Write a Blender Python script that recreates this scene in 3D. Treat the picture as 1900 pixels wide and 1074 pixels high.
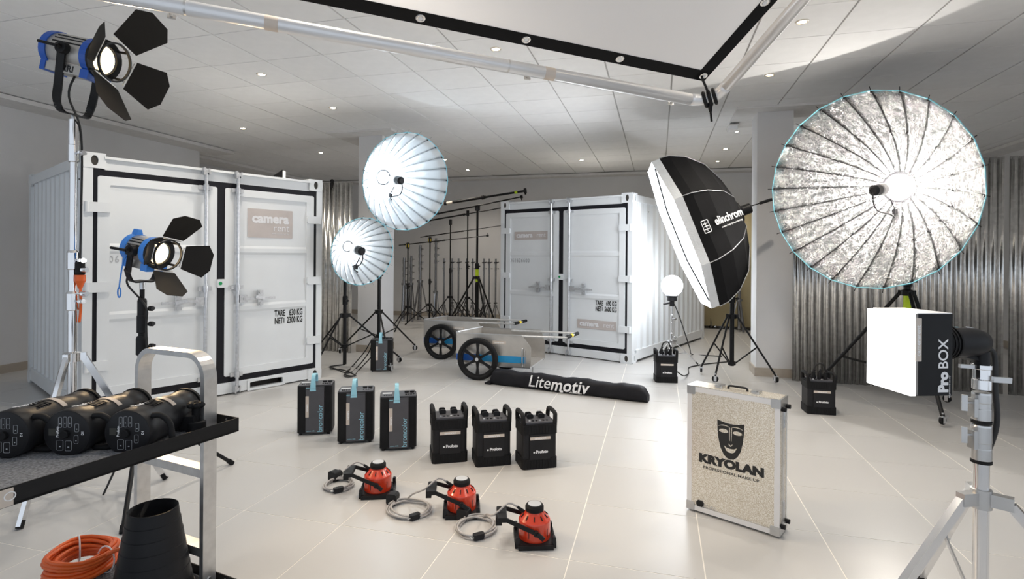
import bpy, math, random
from mathutils import Vector, Matrix
from math import sin, cos, pi, radians as RAD, sqrt, atan2, hypot
random.seed(7)
for o in list(bpy.data.objects): bpy.data.objects.remove(o)
S = bpy.context.scene
COL = S.collection
# ------------------------------------------------------------------ camera
TH, ROLL, FPX, HORZ, CAMH = -0.262, 0.0070, 1009.7, 476.0, 1.405
cam = bpy.data.objects.new('camera', bpy.data.cameras.new('camera')); COL.objects.link(cam)
cam.data.sensor_width = 36; cam.data.lens = 36*FPX/1900
cam.data.shift_y = -(537-HORZ)/1900
cam.data.clip_start = .05; cam.data.clip_end = 100
cam.matrix_world = Matrix.Translation((0,0,CAMH)) @ Matrix.Rotation(-TH,4,'Z') @ Matrix.Rotation(pi/2,4,'X') @ Matrix.Rotation(ROLL,4,'Z')
S.camera = cam
# ------------------------------------------------------------------ world: daylight entering through the open shop front behind the camera
w = bpy.data.worlds.new('daylight'); S.world = w; w.use_nodes = True
bg = w.node_tree.nodes['Background']; bg.inputs[0].default_value = (.82,.90,1,1); bg.inputs[1].default_value = .66
S.view_settings.view_transform = 'Standard'; S.view_settings.look = 'None'
S.view_settings.exposure = 0.47; S.view_settings.gamma = 1; S.view_settings.use_curve_mapping = False
P_FLASH_A, P_FLASH_B, P_FLASH_C, P_DOWN, P_FRES = 11, 4.6, 80, 42, 60
E_GLOBE, E_OCTA, E_PROBOX, E_DOWN, E_LENS = 22, 4.5, 3.4, 70, 1.7
# ------------------------------------------------------------------ calibration helpers
CR = Vector((cos(TH), -sin(TH), 0)); CF = Vector((sin(TH), cos(TH), 0)); CU = Vector((0,0,1))
def at(u, v, d):
    a, b = u-950, v-HORZ; c, s = cos(ROLL), sin(ROLL)
    return Vector((0,0,CAMH)) + CF*d + CR*((c*a+s*b)/FPX*d) - CU*((-s*a+c*b)/FPX*d)
def cdir(r, u, f): return (CR*r + CU*u + CF*f).normalized()
def px(p):
    a = FPX*(p.x*CR.x+p.y*CR.y); z = p.x*CF.x+p.y*CF.y; b = FPX*(CAMH-p.z)
    if z < .3: return None
    return 950+a/z, HORZ+b/z, z
# ------------------------------------------------------------------ materials
MATS = {}
def mat(name, col, rough=.5, metal=0.0, var=.05, scale=9, bump=0, bscale=70, emit=0, ecol=None, spec=.5, kind='noise', trans=0, rand=0, coat=0, rvar=0):
    if name in MATS: return MATS[name]
    m = bpy.data.materials.new(name); m.use_nodes = True; nt = m.node_tree; N = nt.nodes; L = nt.links
    b = N['Principled BSDF']
    tc = N.new('ShaderNodeTexCoord')
    if kind == 'voronoi': n = N.new('ShaderNodeTexVoronoi'); n.inputs['Scale'].default_value = scale; out = n.outputs['Color']
    else:
        n = N.new('ShaderNodeTexNoise'); n.inputs['Scale'].default_value = scale; n.inputs['Detail'].default_value = 4; out = n.outputs['Fac']
    L.new(tc.outputs['Object'], n.inputs['Vector'])
    r = N.new('ShaderNodeValToRGB')
    lo = tuple(max(0,c*(1-var)) for c in col); hi = tuple(min(1,c*(1+var)) for c in col)
    r.color_ramp.elements[0].position = .3; r.color_ramp.elements[1].position = .7
    r.color_ramp.elements[0].color = (*lo,1); r.color_ramp.elements[1].color = (*hi,1)
    L.new(out, r.inputs[0]); src = r.outputs[0]
    if rand:
        oi = N.new('ShaderNodeObjectInfo'); hs = N.new('ShaderNodeHueSaturation'); mr = N.new('ShaderNodeMapRange')
        mr.inputs['To Min'].default_value = 1-rand; mr.inputs['To Max'].default_value = 1+rand
        L.new(oi.outputs['Random'], mr.inputs['Value']); L.new(mr.outputs[0], hs.inputs['Value']); L.new(src, hs.inputs['Color']); src = hs.outputs[0]
    L.new(src, b.inputs['Base Color'])
    b.inputs['Roughness'].default_value = rough; b.inputs['Metallic'].default_value = metal
    b.inputs['Specular IOR Level'].default_value = spec
    if rvar:
        mr = N.new('ShaderNodeMapRange'); mr.inputs['To Min'].default_value = rough-rvar; mr.inputs['To Max'].default_value = rough+rvar
        L.new(n.outputs['Fac' if kind=='noise' else 'Distance'], mr.inputs['Value']); L.new(mr.outputs[0], b.inputs['Roughness'])
    if coat: b.inputs['Coat Weight'].default_value = coat; b.inputs['Coat Roughness'].default_value = .1
    if trans: b.inputs['Transmission Weight'].default_value = trans
    if emit:
        b.inputs['Emission Color'].default_value = (*(ecol or col),1); b.inputs['Emission Strength'].default_value = emit
    if bump:
        n2 = N.new('ShaderNodeTexNoise'); n2.inputs['Scale'].default_value = bscale; n2.inputs['Detail'].default_value = 6
        L.new(tc.outputs['Object'], n2.inputs['Vector'])
        bp = N.new('ShaderNodeBump'); bp.inputs['Strength'].default_value = bump; bp.inputs['Distance'].default_value = .02
        L.new(n2.outputs['Fac'], bp.inputs['Height']); L.new(bp.outputs[0], b.inputs['Normal'])
    MATS[name] = m; return m
m_wall   = mat('wall_plaster', (.72,.72,.73), .85, bump=.03, var=.02, scale=3)
m_ceil   = mat('ceiling_tile_board', (.88,.88,.88), .9, bump=.06, bscale=160, var=.02, rand=.02)
m_bar    = mat('ceiling_grid_bar', (.50,.49,.48), .6)
m_soffit = mat('ceiling_plaster_border', (.74,.73,.72), .8)
m_tile   = mat('floor_tile_stoneware', (.52,.514,.505), .28, var=.010, scale=2.2, rand=.018, rvar=.015, spec=.45)
m_grout  = mat('floor_grout', (.86,.83,.77), .8)
m_base   = mat('baseboard_stoneware', (.42,.37,.31), .5)
m_cont   = mat('container_white_paint', (.72,.745,.765), .38, var=.02, scale=4)
m_seal   = mat('black_rubber_seal', (.008,.008,.012), .55, spec=.22)
m_galv   = mat('galvanised_steel', (.62,.63,.65), .35, .85, var=.12, scale=40)
m_corr   = mat('corrugated_zinc_sheet', (.70,.69,.67), .22, .95, var=.08, scale=30, kind='voronoi')
m_chrome = mat('polished_chrome', (.82,.82,.83), .10, 1.0, var=.02)
m_steel  = mat('satin_steel', (.60,.60,.60), .28, .95, var=.05)
m_alu    = mat('brushed_aluminium', (.66,.66,.66), .36, .9, var=.08, scale=30)
m_aluw   = mat('white_anodised_pipe', (.80,.80,.81), .3, .35, var=.02)
m_cartal = mat('cart_aluminium_sheet', (.58,.55,.51), .38, .85, var=.1, scale=6)
m_black  = mat('black_powder_coat', (.012,.012,.013), .42, var=.2, spec=.22)
m_rub    = mat('black_rubber', (.010,.010,.011), .62, var=.2, spec=.22)
m_plast  = mat('black_plastic', (.016,.016,.018), .45, var=.15, spec=.22)
m_gplast = mat('dark_grey_plastic', (.075,.075,.085), .42, var=.1)
m_fab    = mat('black_nylon_fabric', (.010,.010,.013), .6, bump=.25, bscale=9, var=.2, spec=.22)
m_parked = mat('dull_steel_tube', (.34,.34,.35), .22, .95, var=.1)
m_ribgrey = mat('grey_rib_seam', (.22,.23,.25), .5)
m_octab  = mat('octabox_black_cloth', (.006,.006,.007), .8, var=.2, spec=.22)
m_cyan   = mat('light_blue_plastic', (.30,.60,.72), .4)
m_cyanrim= mat('light_blue_cord', (.22,.62,.75), .5)
m_label  = mat('cream_label', (.62,.54,.47), .5)
m_sticker= mat('taupe_sticker', (.50,.45,.43), .45)
m_wtext  = mat('white_print', (.85,.85,.86), .5)
m_gtext  = mat('pale_sticker_print', (.74,.74,.76), .5)
m_ktext  = mat('black_print', (.012,.012,.012), .5)
m_greyprint = mat('grey_print', (.40,.41,.43), .5)
m_red    = mat('red_enamel', (.62,.045,.015), .25, coat=.4, var=.06)
m_orange = mat('orange_cable', (.80,.13,.02), .4)
m_gcable = mat('grey_cable', (.42,.40,.39), .5)
m_kcable = mat('black_cable', (.012,.012,.013), .5)
m_blue   = mat('blue_enamel', (.01,.09,.45), .35)
m_blue2  = mat('light_blue_enamel', (.05,.25,.75), .35)
m_bluestripe = mat('blue_cart_stripe', (.02,.30,.62), .4)
m_bluedark = mat('dark_blue_cart_stripe', (.01,.10,.42), .4)
m_lamp   = mat('lamp_silver_body', (.48,.46,.43), .38, .6, var=.06)
m_yellow = mat('fluorescent_tape', (.62,.85,.02), .5)
m_yel2   = mat('yellow_tape', (.85,.65,.05), .5)
m_carpet = mat('grey_carpet', (.24,.245,.26), .95, var=.5, scale=120, bump=.6, bscale=160)
m_silk   = mat('white_silk_cloth', (.93,.93,.94), .8, var=.01, scale=2)
m_satin  = mat('white_satin_cloth', (.66,.70,.73), .38, .30, var=.02, bump=.5, bscale=8)
m_back   = mat('reflector_outer_cloth', (.03,.03,.03), .7)
m_glassw = mat('frosted_glass_dome', (.9,.9,.92), .15, emit=14, ecol=(1,.98,.95))
m_globe  = mat('lit_opal_globe', (.95,.95,.96), .3, emit=E_GLOBE, ecol=(.93,.97,1))
m_octaf  = mat('lit_octabox_diffuser', (.9,.91,.93), .7, emit=E_OCTA, ecol=(.93,.96,1), var=.03, scale=40)
m_octal  = mat('octabox_white_lip', (.80,.83,.86), .6, bump=.35, bscale=60)
m_pro    = mat('lit_box_diffuser', (.92,.92,.92), .5, emit=E_PROBOX, ecol=(1,1,.99))
m_protop = mat('box_diffuser_top', (.80,.80,.82), .5)
m_lens   = mat('lit_fresnel_lens', (1,.86,.62), .2, emit=E_LENS, ecol=(1,.76,.40))
m_down   = mat('lit_spot_lens', (1,.9,.7), .3, emit=E_DOWN, ecol=(1,.74,.42))
m_downr  = mat('spotlight_ring', (.75,.70,.62), .35, .3)
m_cream  = mat('cream_paper_roll', (.55,.47,.28), .8, var=.08, scale=2)
m_dark   = mat('dark_curtain', (.02,.017,.015), .9)
m_hole   = mat('dark_recess', (.05,.045,.04), .9)
m_green  = mat('green_dot', (.0,.30,.09), .5)
m_dimglass = mat('grey_readout', (.05,.05,.045), .15)
m_wirehi = mat('indicator_print', (.50,.52,.55), .5)
m_blackdoor = mat('barndoor_black', (.010,.009,.008), .55, spec=.22)
def foil():
    m = bpy.data.materials.new('crinkled_silver_foil'); m.use_nodes = True; nt = m.node_tree; N = nt.nodes; L = nt.links
    b = N['Principled BSDF']; b.inputs['Metallic'].default_value = .96; b.inputs['Roughness'].default_value = .21
    tc = N.new('ShaderNodeTexCoord'); n1 = N.new('ShaderNodeTexNoise'); n1.inputs['Scale'].default_value = 15; n1.inputs['Detail'].default_value = 3; n1.inputs['Distortion'].default_value = .8
    v = N.new('ShaderNodeTexVoronoi'); v.feature = 'DISTANCE_TO_EDGE'; v.inputs['Scale'].default_value = 38
    mx = N.new('ShaderNodeVectorMath'); mx.operation = 'MULTIPLY_ADD'; mx.inputs[1].default_value = (.35,.35,.35)
    oi = N.new('ShaderNodeObjectInfo'); ad = N.new('ShaderNodeVectorMath'); ad.operation = 'ADD'
    L.new(tc.outputs['Object'], ad.inputs[0]); L.new(oi.outputs['Location'], ad.inputs[1])
    sc = N.new('ShaderNodeVectorMath'); sc.operation = 'SCALE'; sc.inputs['Scale'].default_value = 31
    rv = N.new('ShaderNodeCombineXYZ'); L.new(oi.outputs['Random'], rv.inputs[0]); L.new(rv.outputs[0], sc.inputs[0]); L.new(sc.outputs[0], ad.inputs[1])
    L.new(ad.outputs[0], n1.inputs['Vector']); L.new(n1.outputs['Color'], mx.inputs[0]); L.new(ad.outputs[0], mx.inputs[2]); L.new(mx.outputs[0], v.inputs['Vector'])
    m1 = N.new('ShaderNodeMath'); m1.operation = 'MULTIPLY_ADD'; m1.inputs[1].default_value = .5; L.new(v.outputs['Distance'], m1.inputs[0]); L.new(n1.outputs['Fac'], m1.inputs[2])
    bp = N.new('ShaderNodeBump'); bp.inputs['Strength'].default_value = .75; bp.inputs['Distance'].default_value = .03
    L.new(m1.outputs[0], bp.inputs['Height']); L.new(bp.outputs[0], b.inputs['Normal'])
    r = N.new('ShaderNodeValToRGB'); r.color_ramp.elements[0].color = (.38,.38,.38,1); r.color_ramp.elements[1].color = (.62,.62,.63,1)
    L.new(n1.outputs['Fac'], r.inputs[0]); L.new(r.outputs[0], b.inputs['Base Color'])
    return m
m_foil = foil()
nt = m_silk.node_tree; tl = nt.nodes.new('ShaderNodeBsdfTranslucent'); tl.inputs[0].default_value = (.95,.95,.96,1); mxs = nt.nodes.new('ShaderNodeMixShader'); mxs.inputs[0].default_value = .42
nt.links.new(nt.nodes['Principled BSDF'].outputs[0], mxs.inputs[1]); nt.links.new(tl.outputs[0], mxs.inputs[2]); nt.links.new(mxs.outputs[0], nt.nodes['Material Output'].inputs[0])
def sparkle():
    m = bpy.data.materials.new('hammered_champagne_aluminium'); m.use_nodes = True; nt = m.node_tree; N = nt.nodes; L = nt.links
    b = N['Principled BSDF']; b.inputs['Metallic'].default_value = .65; b.inputs['Roughness'].default_value = .28
    tc = N.new('ShaderNodeTexCoord'); v = N.new('ShaderNodeTexVoronoi'); v.inputs['Scale'].default_value = 380
    L.new(tc.outputs['Object'], v.inputs['Vector'])
    r = N.new('ShaderNodeValToRGB'); r.color_ramp.elements[0].color = (.62,.545,.42,1); r.color_ramp.elements[1].color = (1,.97,.90,1); r.color_ramp.elements[0].position=.25; r.color_ramp.elements[1].position=.75
    L.new(v.outputs['Color'], r.inputs[0]); L.new(r.outputs[0], b.inputs['Base Color'])
    bp = N.new('ShaderNodeBump'); bp.inputs['Strength'].default_value = .55; bp.inputs['Distance'].default_value = .004
    L.new(v.outputs['Color'], bp.inputs['Height']); L.new(bp.outputs[0], b.inputs['Normal']); return m
m_spark = sparkle()
# ------------------------------------------------------------------ mesh builder
def frame(o, x, y, z):
    o, x, y, z = Vector(o), Vector(x).normalized(), Vector(y).normalized(), Vector(z).normalized()
    return Matrix(((x.x,y.x,z.x,o.x),(x.y,y.y,z.y,o.y),(x.z,y.z,z.z,o.z),(0,0,0,1)))
def zframe(o, z, up=(0,0,1)):
    z = Vector(z).normalized(); up = Vector(up)
    if abs(z.dot(up)) > .98: up = Vector((1,0,0))
    x = up.cross(z).normalized(); y = z.cross(x); return frame(o, x, y, z)
def FRONT(x=0, y=0, z=0): return frame((x,y,z), (1,0,0), (0,0,1), (0,-1,0))
def T(x, y, z): return Matrix.Translation((x,y,z))
def RZ(a): return Matrix.Rotation(a,4,'Z')
def catmull(pts, k=6, closed=False):
    P = [Vector(p) for p in pts]; n = len(P); out = []
    rng = n if closed else n-1
    for i in range(rng):
        if closed: p0,p1,p2,p3 = P[(i-1)%n],P[i],P[(i+1)%n],P[(i+2)%n]
        else: p0,p1,p2,p3 = P[max(i-1,0)],P[i],P[i+1],P[min(i+2,n-1)]
        for j in range(k):
            t = j/k
            out.append(.5*((2*p1)+(p2-p0)*t+(2*p0-5*p1+4*p2-p3)*t*t+(3*p1-p0-3*p2+p3)*t**3))
    if not closed: out.append(P[-1])
    return out
class MB:
    def __init__(s): s.v=[]; s.f=[]; s.sm=[]
    def add(s, v, f, smooth=False, M=None):
        k = len(s.v)
        if M is not None: v = [M @ Vector(p) for p in v]
        s.v += [tuple(p) for p in v]; s.f += [tuple(i+k for i in q) for q in f]; s.sm += ([smooth]*len(f) if isinstance(smooth,bool) else smooth); return s
    def box(s, c, d, M=None):
        x,y,z = c; a,b,h = d[0]/2,d[1]/2,d[2]/2
        v = [(x+i*a,y+j*b,z+k*h) for k in(-1,1) for j in(-1,1) for i in(-1,1)]
        return s.add(v, [(0,2,3,1),(4,5,7,6),(0,1,5,4),(2,6,7,3),(0,4,6,2),(1,3,7,5)], False, M)
    def bar(s, p0, p1, w, h, up=(0,0,1)):          # rectangular bar from p0 to p1
        p0,p1 = Vector(p0),Vector(p1); F = zframe(p0, p1-p0, up); return s.box((0,0,(p1-p0).length/2),(w,h,(p1-p0).length),F)
    def cyl(s, p0, p1, r0, r1=None, n=12, caps=True):
        p0,p1 = Vector(p0),Vector(p1); r1 = r0 if r1 is None else r1
        F = zframe(p0, p1-p0); h = (p1-p0).length
        return s.lathe([(r0,0),(r1,h)], n, F, caps)
    def lathe(s, prof, n=16, M=None, caps=True, arc=None, crease=True):
        v=[]; f=[]; sm=[]; k=len(prof)
        for i in range(n):
            a = 2*pi*i/n
            v += [(r*cos(a), r*sin(a), z) for r,z in prof]
        for i in range(n):
            j=(i+1)%n
            for q in range(k-1): f.append((i*k+q, j*k+q, j*k+q+1, i*k+q+1)); sm.append(True)
        if caps:
            if prof[0][0] > 1e-6:
                b=len(v); v += [(prof[0][0]*cos(2*pi*i/n), prof[0][0]*sin(2*pi*i/n), prof[0][1]) for i in range(n)]; f.append(tuple(b+i for i in reversed(range(n)))); sm.append(False)
            if prof[-1][0] > 1e-6:
                b=len(v); v += [(prof[-1][0]*cos(2*pi*i/n), prof[-1][0]*sin(2*pi*i/n), prof[-1][1]) for i in range(n)]; f.append(tuple(b+i for i in range(n))); sm.append(False)
        return s.add(v, f, sm, M)
    def step(s, prof, n=20, M=None):                # lathe with hard edges: every segment its own ring
        for a,b in zip(prof, prof[1:]): s.lathe([a,b], n, M, caps=False)
        if prof[0][0] > 1e-6: s.lathe([(0,prof[0][1]),prof[0]], n, M, caps=False)
        if prof[-1][0] > 1e-6: s.lathe([prof[-1],(0,prof[-1][1])], n, M, caps=False)
        return s
    def tube(s, pts, r, n=8, closed=False, M=None):
        P=[Vector(p) for p in pts]; k=len(P); v=[]; f=[]; nrm=None
        for i,p in enumerate(P):
            if closed: t=P[(i+1)%k]-P[i-1]
            else: t=P[min(i+1,k-1)]-P[max(i-1,0)]
            t.normalize()
            if nrm is None: nrm = t.cross(Vector((0,0,1)) if abs(t.z)<.9 else Vector((1,0,0))).normalized()
            else:
                nrm = (nrm - t*nrm.dot(t)); nrm = nrm.normalized() if nrm.length>1e-6 else t.orthogonal().normalized()
            b=t.cross(nrm); rr = r[i] if isinstance(r,(list,tuple)) else r
            v += [p+nrm*rr*cos(2*pi*q/n)+b*rr*sin(2*pi*q/n) for q in range(n)]
        for i in range(k if closed else k-1):
            j=(i+1)%k
            for q in range(n): f.append((i*n+q, i*n+(q+1)%n, j*n+(q+1)%n, j*n+q))
        sm=[True]*len(f)
        if not closed: f += [tuple(reversed(range(n))), tuple((k-1)*n+q for q in range(n))]; sm += [False,False]
        return s.add(v,f,sm,M)
    def prism(s, poly, z0, z1, M=None):
        n=len(poly); A=sum(poly[i][0]*poly[(i+1)%n][1]-poly[(i+1)%n][0]*poly[i][1] for i in range(n))
        if A<0: poly=list(reversed(poly))
        v=[(x,y,z0) for x,y in poly]+[(x,y,z1) for x,y in poly]
        f=[tuple(reversed(range(n))),tuple(range(n,2*n))]+[(i,(i+1)%n,n+(i+1)%n,n+i) for i in range(n)]
        return s.add(v,f,False,M)
    def rbox(s, c, d, r=.01, axis='y', k=3):       # box with rounded corners seen along an axis
        x,y,z=c
        if axis=='y': M=FRONT(x,y+d[1]/2,z); a,b,t=d[0],d[2],d[1]
        elif axis=='z': M=T(x,y,z-d[2]/2); a,b,t=d[0],d[1],d[2]
        else: M=frame((x-d[0]/2,y,z),(0,1,0),(0,0,1),(1,0,0)); a,b,t=d[1],d[2],d[0]
        return s.prism(rrect(a,b,r,k),0,t,M)
    def sphere(s, c, r, nu=20, nv=12, sc=(1,1,1)):
        prof=[(r*sin(pi*i/nv)*1.0, -r*cos(pi*i/nv)) for i in range(nv+1)]
        M=Matrix.Translation(c) @ Matrix.Diagonal((*sc,1)); return s.lathe(prof,nu,M,caps=False)
    def ring(s, outer, inner, t, M=None):          # flat plate with a hole: outer and inner polygons of equal length, thickness t along +z
        n=len(outer); v=[(x,y,0) for x,y in outer]+[(x,y,0) for x,y in inner]+[(x,y,t) for x,y in outer]+[(x,y,t) for x,y in inner]; f=[]
        for i in range(n):
            j=(i+1)%n; f += [(i,n+i,n+j,j),(2*n+i,2*n+j,3*n+j,3*n+i),(i,j,2*n+j,2*n+i),(n+i,3*n+i,3*n+j,n+j)]
        return s.add(v,f,False,M)
    def build(s, name, m, parent=None, M=None):
        me=bpy.data.meshes.new(name); me.from_pydata(s.v,[],s.f); me.polygons.foreach_set('use_smooth',s.sm); me.update()
        me.materials.append(m); o=bpy.data.objects.new(name,me); COL.objects.link(o)
        if parent: o.parent=parent
        if M is not None: o.matrix_local=M
        return o
def rrect(w,h,r,k=3):
    p=[]
    for cx,cy,a in ((w/2-r,h/2-r,0),(-w/2+r,h/2-r,pi/2),(-w/2+r,-h/2+r,pi),(w/2-r,-h/2+r,1.5*pi)):
        p+=[(cx+r*cos(a+pi/2*i/k),cy+r*sin(a+pi/2*i/k)) for i in range(k+1)]
    return p
def rect_at(n_like, w, h):                          # points on a w x h rectangle in the directions of another outline
    out=[]
    for x,y in n_like:
        k=min((w/2)/abs(x) if abs(x)>1e-9 else 1e9,(h/2)/abs(y) if abs(y)>1e-9 else 1e9); out.append((x*k,y*k))
    return out
def ell(rx,ry,n=16): return [(rx*cos(2*pi*(i+.5)/n),ry*sin(2*pi*(i+.5)/n)) for i in range(n)]
def tag(o, label=None, cat=None, group=None, kind=None):
    if label: o['label']=label
    if cat: o['category']=cat
    if group: o['group']=group
    if kind: o['kind']=kind
    return o
def thing(name, label, cat, loc=(0,0,0), rz=0, group=None, M=None):
    o=bpy.data.objects.new(name,None); COL.objects.link(o); o.empty_display_size=.05
    if M is not None: o.matrix_world=M
    else: o.location=loc; o.rotation_euler=(0,0,rz)
    return tag(o,label,cat,group)
def copy_tree(o, parent=None):
    c=o.copy(); COL.objects.link(c); c.parent=parent
    if parent: c.matrix_parent_inverse=o.matrix_parent_inverse
    for ch in o.children: copy_tree(ch,c)
    return c
def light(kind, name, parent, loc, power, col=(1,1,1), size=.05, **kw):
    l=bpy.data.lights.new(name,kind); l.energy=power; l.color=col
    if kind=='AREA': l.size=size
    else: l.shadow_soft_size=size
    for k,v in kw.items(): setattr(l,k,v)
    o=bpy.data.objects.new(name,l); COL.objects.link(o); o.parent=parent; o.location=loc; return o
def text(s, size, m, parent, M, bold=0, sx=1, align='CENTER', ext=.0006, name='lettering', shear=0, spacing=1):
    c=bpy.data.curves.new(name,'FONT'); c.body=s; c.size=size; c.align_x=align; c.align_y='CENTER'; c.offset=bold; c.shear=shear; c.space_character=spacing
    c.extrude=ext; c.resolution_u=3
    t=bpy.data.objects.new(name,c); COL.objects.link(t)
    me=bpy.data.meshes.new_from_object(t); bpy.data.objects.remove(t); bpy.data.curves.remove(c)
    me.transform(M @ Matrix.Diagonal((sx,1,1,1))); me.materials.clear(); me.materials.append(m); me.name=name
    o=bpy.data.objects.new(name,me); COL.objects.link(o); o.parent=parent; return o
# ================================================================== the room
CZ = 3.177
def struct(name, mb, m, parent=None):
    o=mb.build(name,m,parent)
    if not parent: o['kind']='structure'
    return o
def pieces(parent, name, mesh_mb, m, spots, z, limit=300):
    """alike tiles: the ones that show largest become objects that share one mesh, the rest one joined part"""
    vis=[]; rest=[]
    for x,y in spots:
        q=px(Vector((x,y,z)))
        ok = q and -120<q[0]<2020 and -120<q[1]<1194
        (vis if ok else rest).append((x,y,q[2] if q else 99))
    vis.sort(key=lambda t:t[2]); rest += vis[limit:]; vis=vis[:limit]
    first=None
    for x,y,_ in vis:
        if first is None: o=mesh_mb.build(name,m,parent); first=o
        else: o=bpy.data.objects.new(name,first.data); COL.objects.link(o); o.parent=parent
        o.location=(x,y,z)
    if rest:
        b=MB()
        for x,y,_ in rest: b.add([(p[0]+x,p[1]+y,p[2]+z) for p in mesh_mb.v], mesh_mb.f)
        o=b.build(name+'_field',m,parent); o['kind']='stuff'
fl=struct('floor', MB().box((-1.2,5.2,-.0515),(14.4,14.0,.1)), m_grout)
fx=[.212+.3+.6*i for i in range(-15,9)]; fy=[.11+.3+.6*j for j in range(-4,20)]
pieces(fl,'floor_tile', MB().box((0,0,-.0045),(.5945,.5945,.009)), m_tile, [(x,y) for x in fx for y in fy if -8.3<x<5.9 and -1.7<y<12], 0)
ce=struct('ceiling', MB().box((-1.2,5.4,CZ+.06),(14.4,13.6,.1)), m_bar)
cx=[.122+.3+.6*i for i in range(-15,9)]; cy=[.008+.3+.6*j for j in range(-3,20)]
pieces(ce,'ceiling_tile', MB().box((0,0,.006),(.584,.592,.012)), m_ceil, [(x,y) for x in cx for y in cy if -8.3<x<5.5 and -1.4<y<11.6], CZ)
struct('wall_left', MB().box((-7.48,2.7,1.6),(.2,9.4,3.2)), m_wall)
struct('wall_left_recess', MB().box((-8.45,9.4,1.6),(.1,4.9,3.2)).box((-7.99,7.35,1.6),(.82,.1,3.2)), m_wall)
struct('wall_back', MB().box((-1.3,11.85,1.6),(14.4,.2,3.2)), m_wall)
struct('wall_right', MB().box((5.55,7.4,1.6),(.2,9.0,3.2)), m_wall)
struct('baseboard_left', MB().box((-7.372,2.7,.05),(.016,9.4,.1)), m_base)
struct('baseboard_back', MB().box((-1.3,11.742,.05),(14.0,.016,.1)), m_base)
struct('baseboard_right', MB().box((5.442,7.4,.05),(.016,8.6,.1)), m_base)
struct('trim_1', MB().box((-7.19,3.1,CZ-.035),(.38,9.3,.05)), m_soffit)         # plaster border under the tile field
struct('trim_2', MB().box((-1.3,11.6,CZ-.03),(14.0,.3,.05)), m_soffit)
struct('trim_3', MB().box((5.27,7.4,CZ-.03),(.36,8.6,.05)), m_soffit)
struct('trim_4', MB().box((-8.1,9.4,CZ-.03),(.5,3.6,.05)), m_soffit)
for nm,x0,x1,y0,y1 in (('left',-4.245,-3.865,7.12,7.5),('right',1.14,1.535,7.05,7.42)):
    struct('wall_column_'+nm, MB().box(((x0+x1)/2,(y0+y1)/2,1.59),(x1-x0,y1-y0,3.17)), m_wall)
    b=MB().box(((x0+x1)/2,y0-.008,.05),(x1-x0+.032,.016,.1))
    b.box((x0-.008 if nm=='right' else x1+.008,(y0+y1)/2,.05),(.016,y1-y0,.1)); struct('baseboard_column_'+nm,b,m_base)
struct('trim_5', MB().box((-4.1,7.35,CZ-.012),(1.02,1.0,.03)), m_soffit)
struct('trim_6', MB().box((1.36,7.33,CZ-.012),(.95,.98,.03)), m_soffit)
# ------------------------------------------------------------------ recessed ceiling spots
spots=[(-3.77,3.33,'above the tall silver stand at the left'),(-3.77,4.52,'over the left container\'s doors, second of its row from the camera'),(-3.78,5.75,'over the smaller white umbrella, third of its row'),
 (-5.63,6.39,'over the left container\'s far roof corner'),(-5.63,8.21,'seen between the left container and the left pillar'),(-3.79,9.32,'just right of the larger white umbrella\'s upper edge'),
 (-3.78,10.54,'near the back wall right of the larger white umbrella'),(-1.35,4.45,'between the black edged cloth and the silver pipe'),(1.03,4.49,'nearest on the right, beside the overhead pipe'),
 (1.03,5.72,'above the silver umbrella\'s left edge'),(1.045,8.17,'beside the white box on the ceiling'),(1.045,9.42,'middle of the three over the black octagonal softbox'),
 (1.045,10.59,'farthest of the three over the black octagonal softbox'),(-1.36,9.93,'over the right container')]
spots += [(x_,y_,'hidden above the overhead cloth') for x_ in (-1.35,1.03) for y_ in (3.28,2.06)]
dl0=None
for x,y,lab in spots:
    if dl0 is None:
        t=thing('ceiling_spotlight','','spotlight',(x,y,CZ),0,'recessed ceiling spotlights')
        MB().lathe([(.030,-.001),(.033,-.006),(.046,-.006),(.050,0),(.050,.004)],20,None,caps=False).build('ring',m_downr,t)
        MB().step([(.030,-.003),(.030,.002)],18).build('lens',m_down,t)
        light('SPOT','spot_beam',t,(0,0,-.02),P_DOWN,(1,.915,.80),.03,spot_size=RAD(125),spot_blend=.8); dl0=t
    else: t=copy_tree(dl0); t.location=(x,y,CZ)
    t['label']='small warm ceiling spotlight '+lab
t=thing('emergency_light','white box light fitting on the ceiling beside the right pillar','light fitting',(.93,7.62,CZ-.05))
MB().prism([(-.13,-.05),(.13,-.05),(.10,-.11),(-.10,-.11)],-.05,.05,frame((0,0,.05),(0,1,0),(0,0,1),(1,0,0))).build('diffuser',m_wtext,t)
MB().box((0,0,-.008),(.12,.30,.016)).build('housing',m_soffit,t)
# ------------------------------------------------------------------ corrugated zinc sheets
def corr(label, x0, x1, y, h, rz=0, amp=.010, per=.076, grp='corrugated zinc sheets'):
    L=x1-x0; n=int(L/per*8); v=[]; f=[]
    for i in range(n+1):
        s=L*i/n; d=amp*max(-1,min(1,1.5*sin(2*pi*s/per)))
        for z in (0,h): v += [(s,d,z),(s,d+.0012,z)]
    for i in range(n):
        a=4*i; b=a+4; f += [(a,b,b+2,a+2),(a+1,a+3,b+3,b+1),(a+2,b+2,b+3,a+3),(a,a+1,b+1,b)]
    b=MB(); b.add(v,f,True); o=b.build('corrugated_sheet',m_corr); o.location=(x0,y,0); o.rotation_euler=(0,0,rz)
    return tag(o,label,'metal sheet',grp)
corr('corrugated zinc sheet next to the right pillar, left of the silver umbrella stand',1.50,2.29,6.88,2.48)
corr('corrugated zinc sheet behind the silver umbrella and the lit box',2.30,3.06,6.86,2.48)
corr('corrugated zinc sheet just right of the silver umbrella, left of the dark gap',3.065,3.50,6.85,2.49)
corr('corrugated zinc sheet at the right edge of the photo, right of the dark gap',3.54,4.40,6.83,2.49,RAD(-3))
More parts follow.
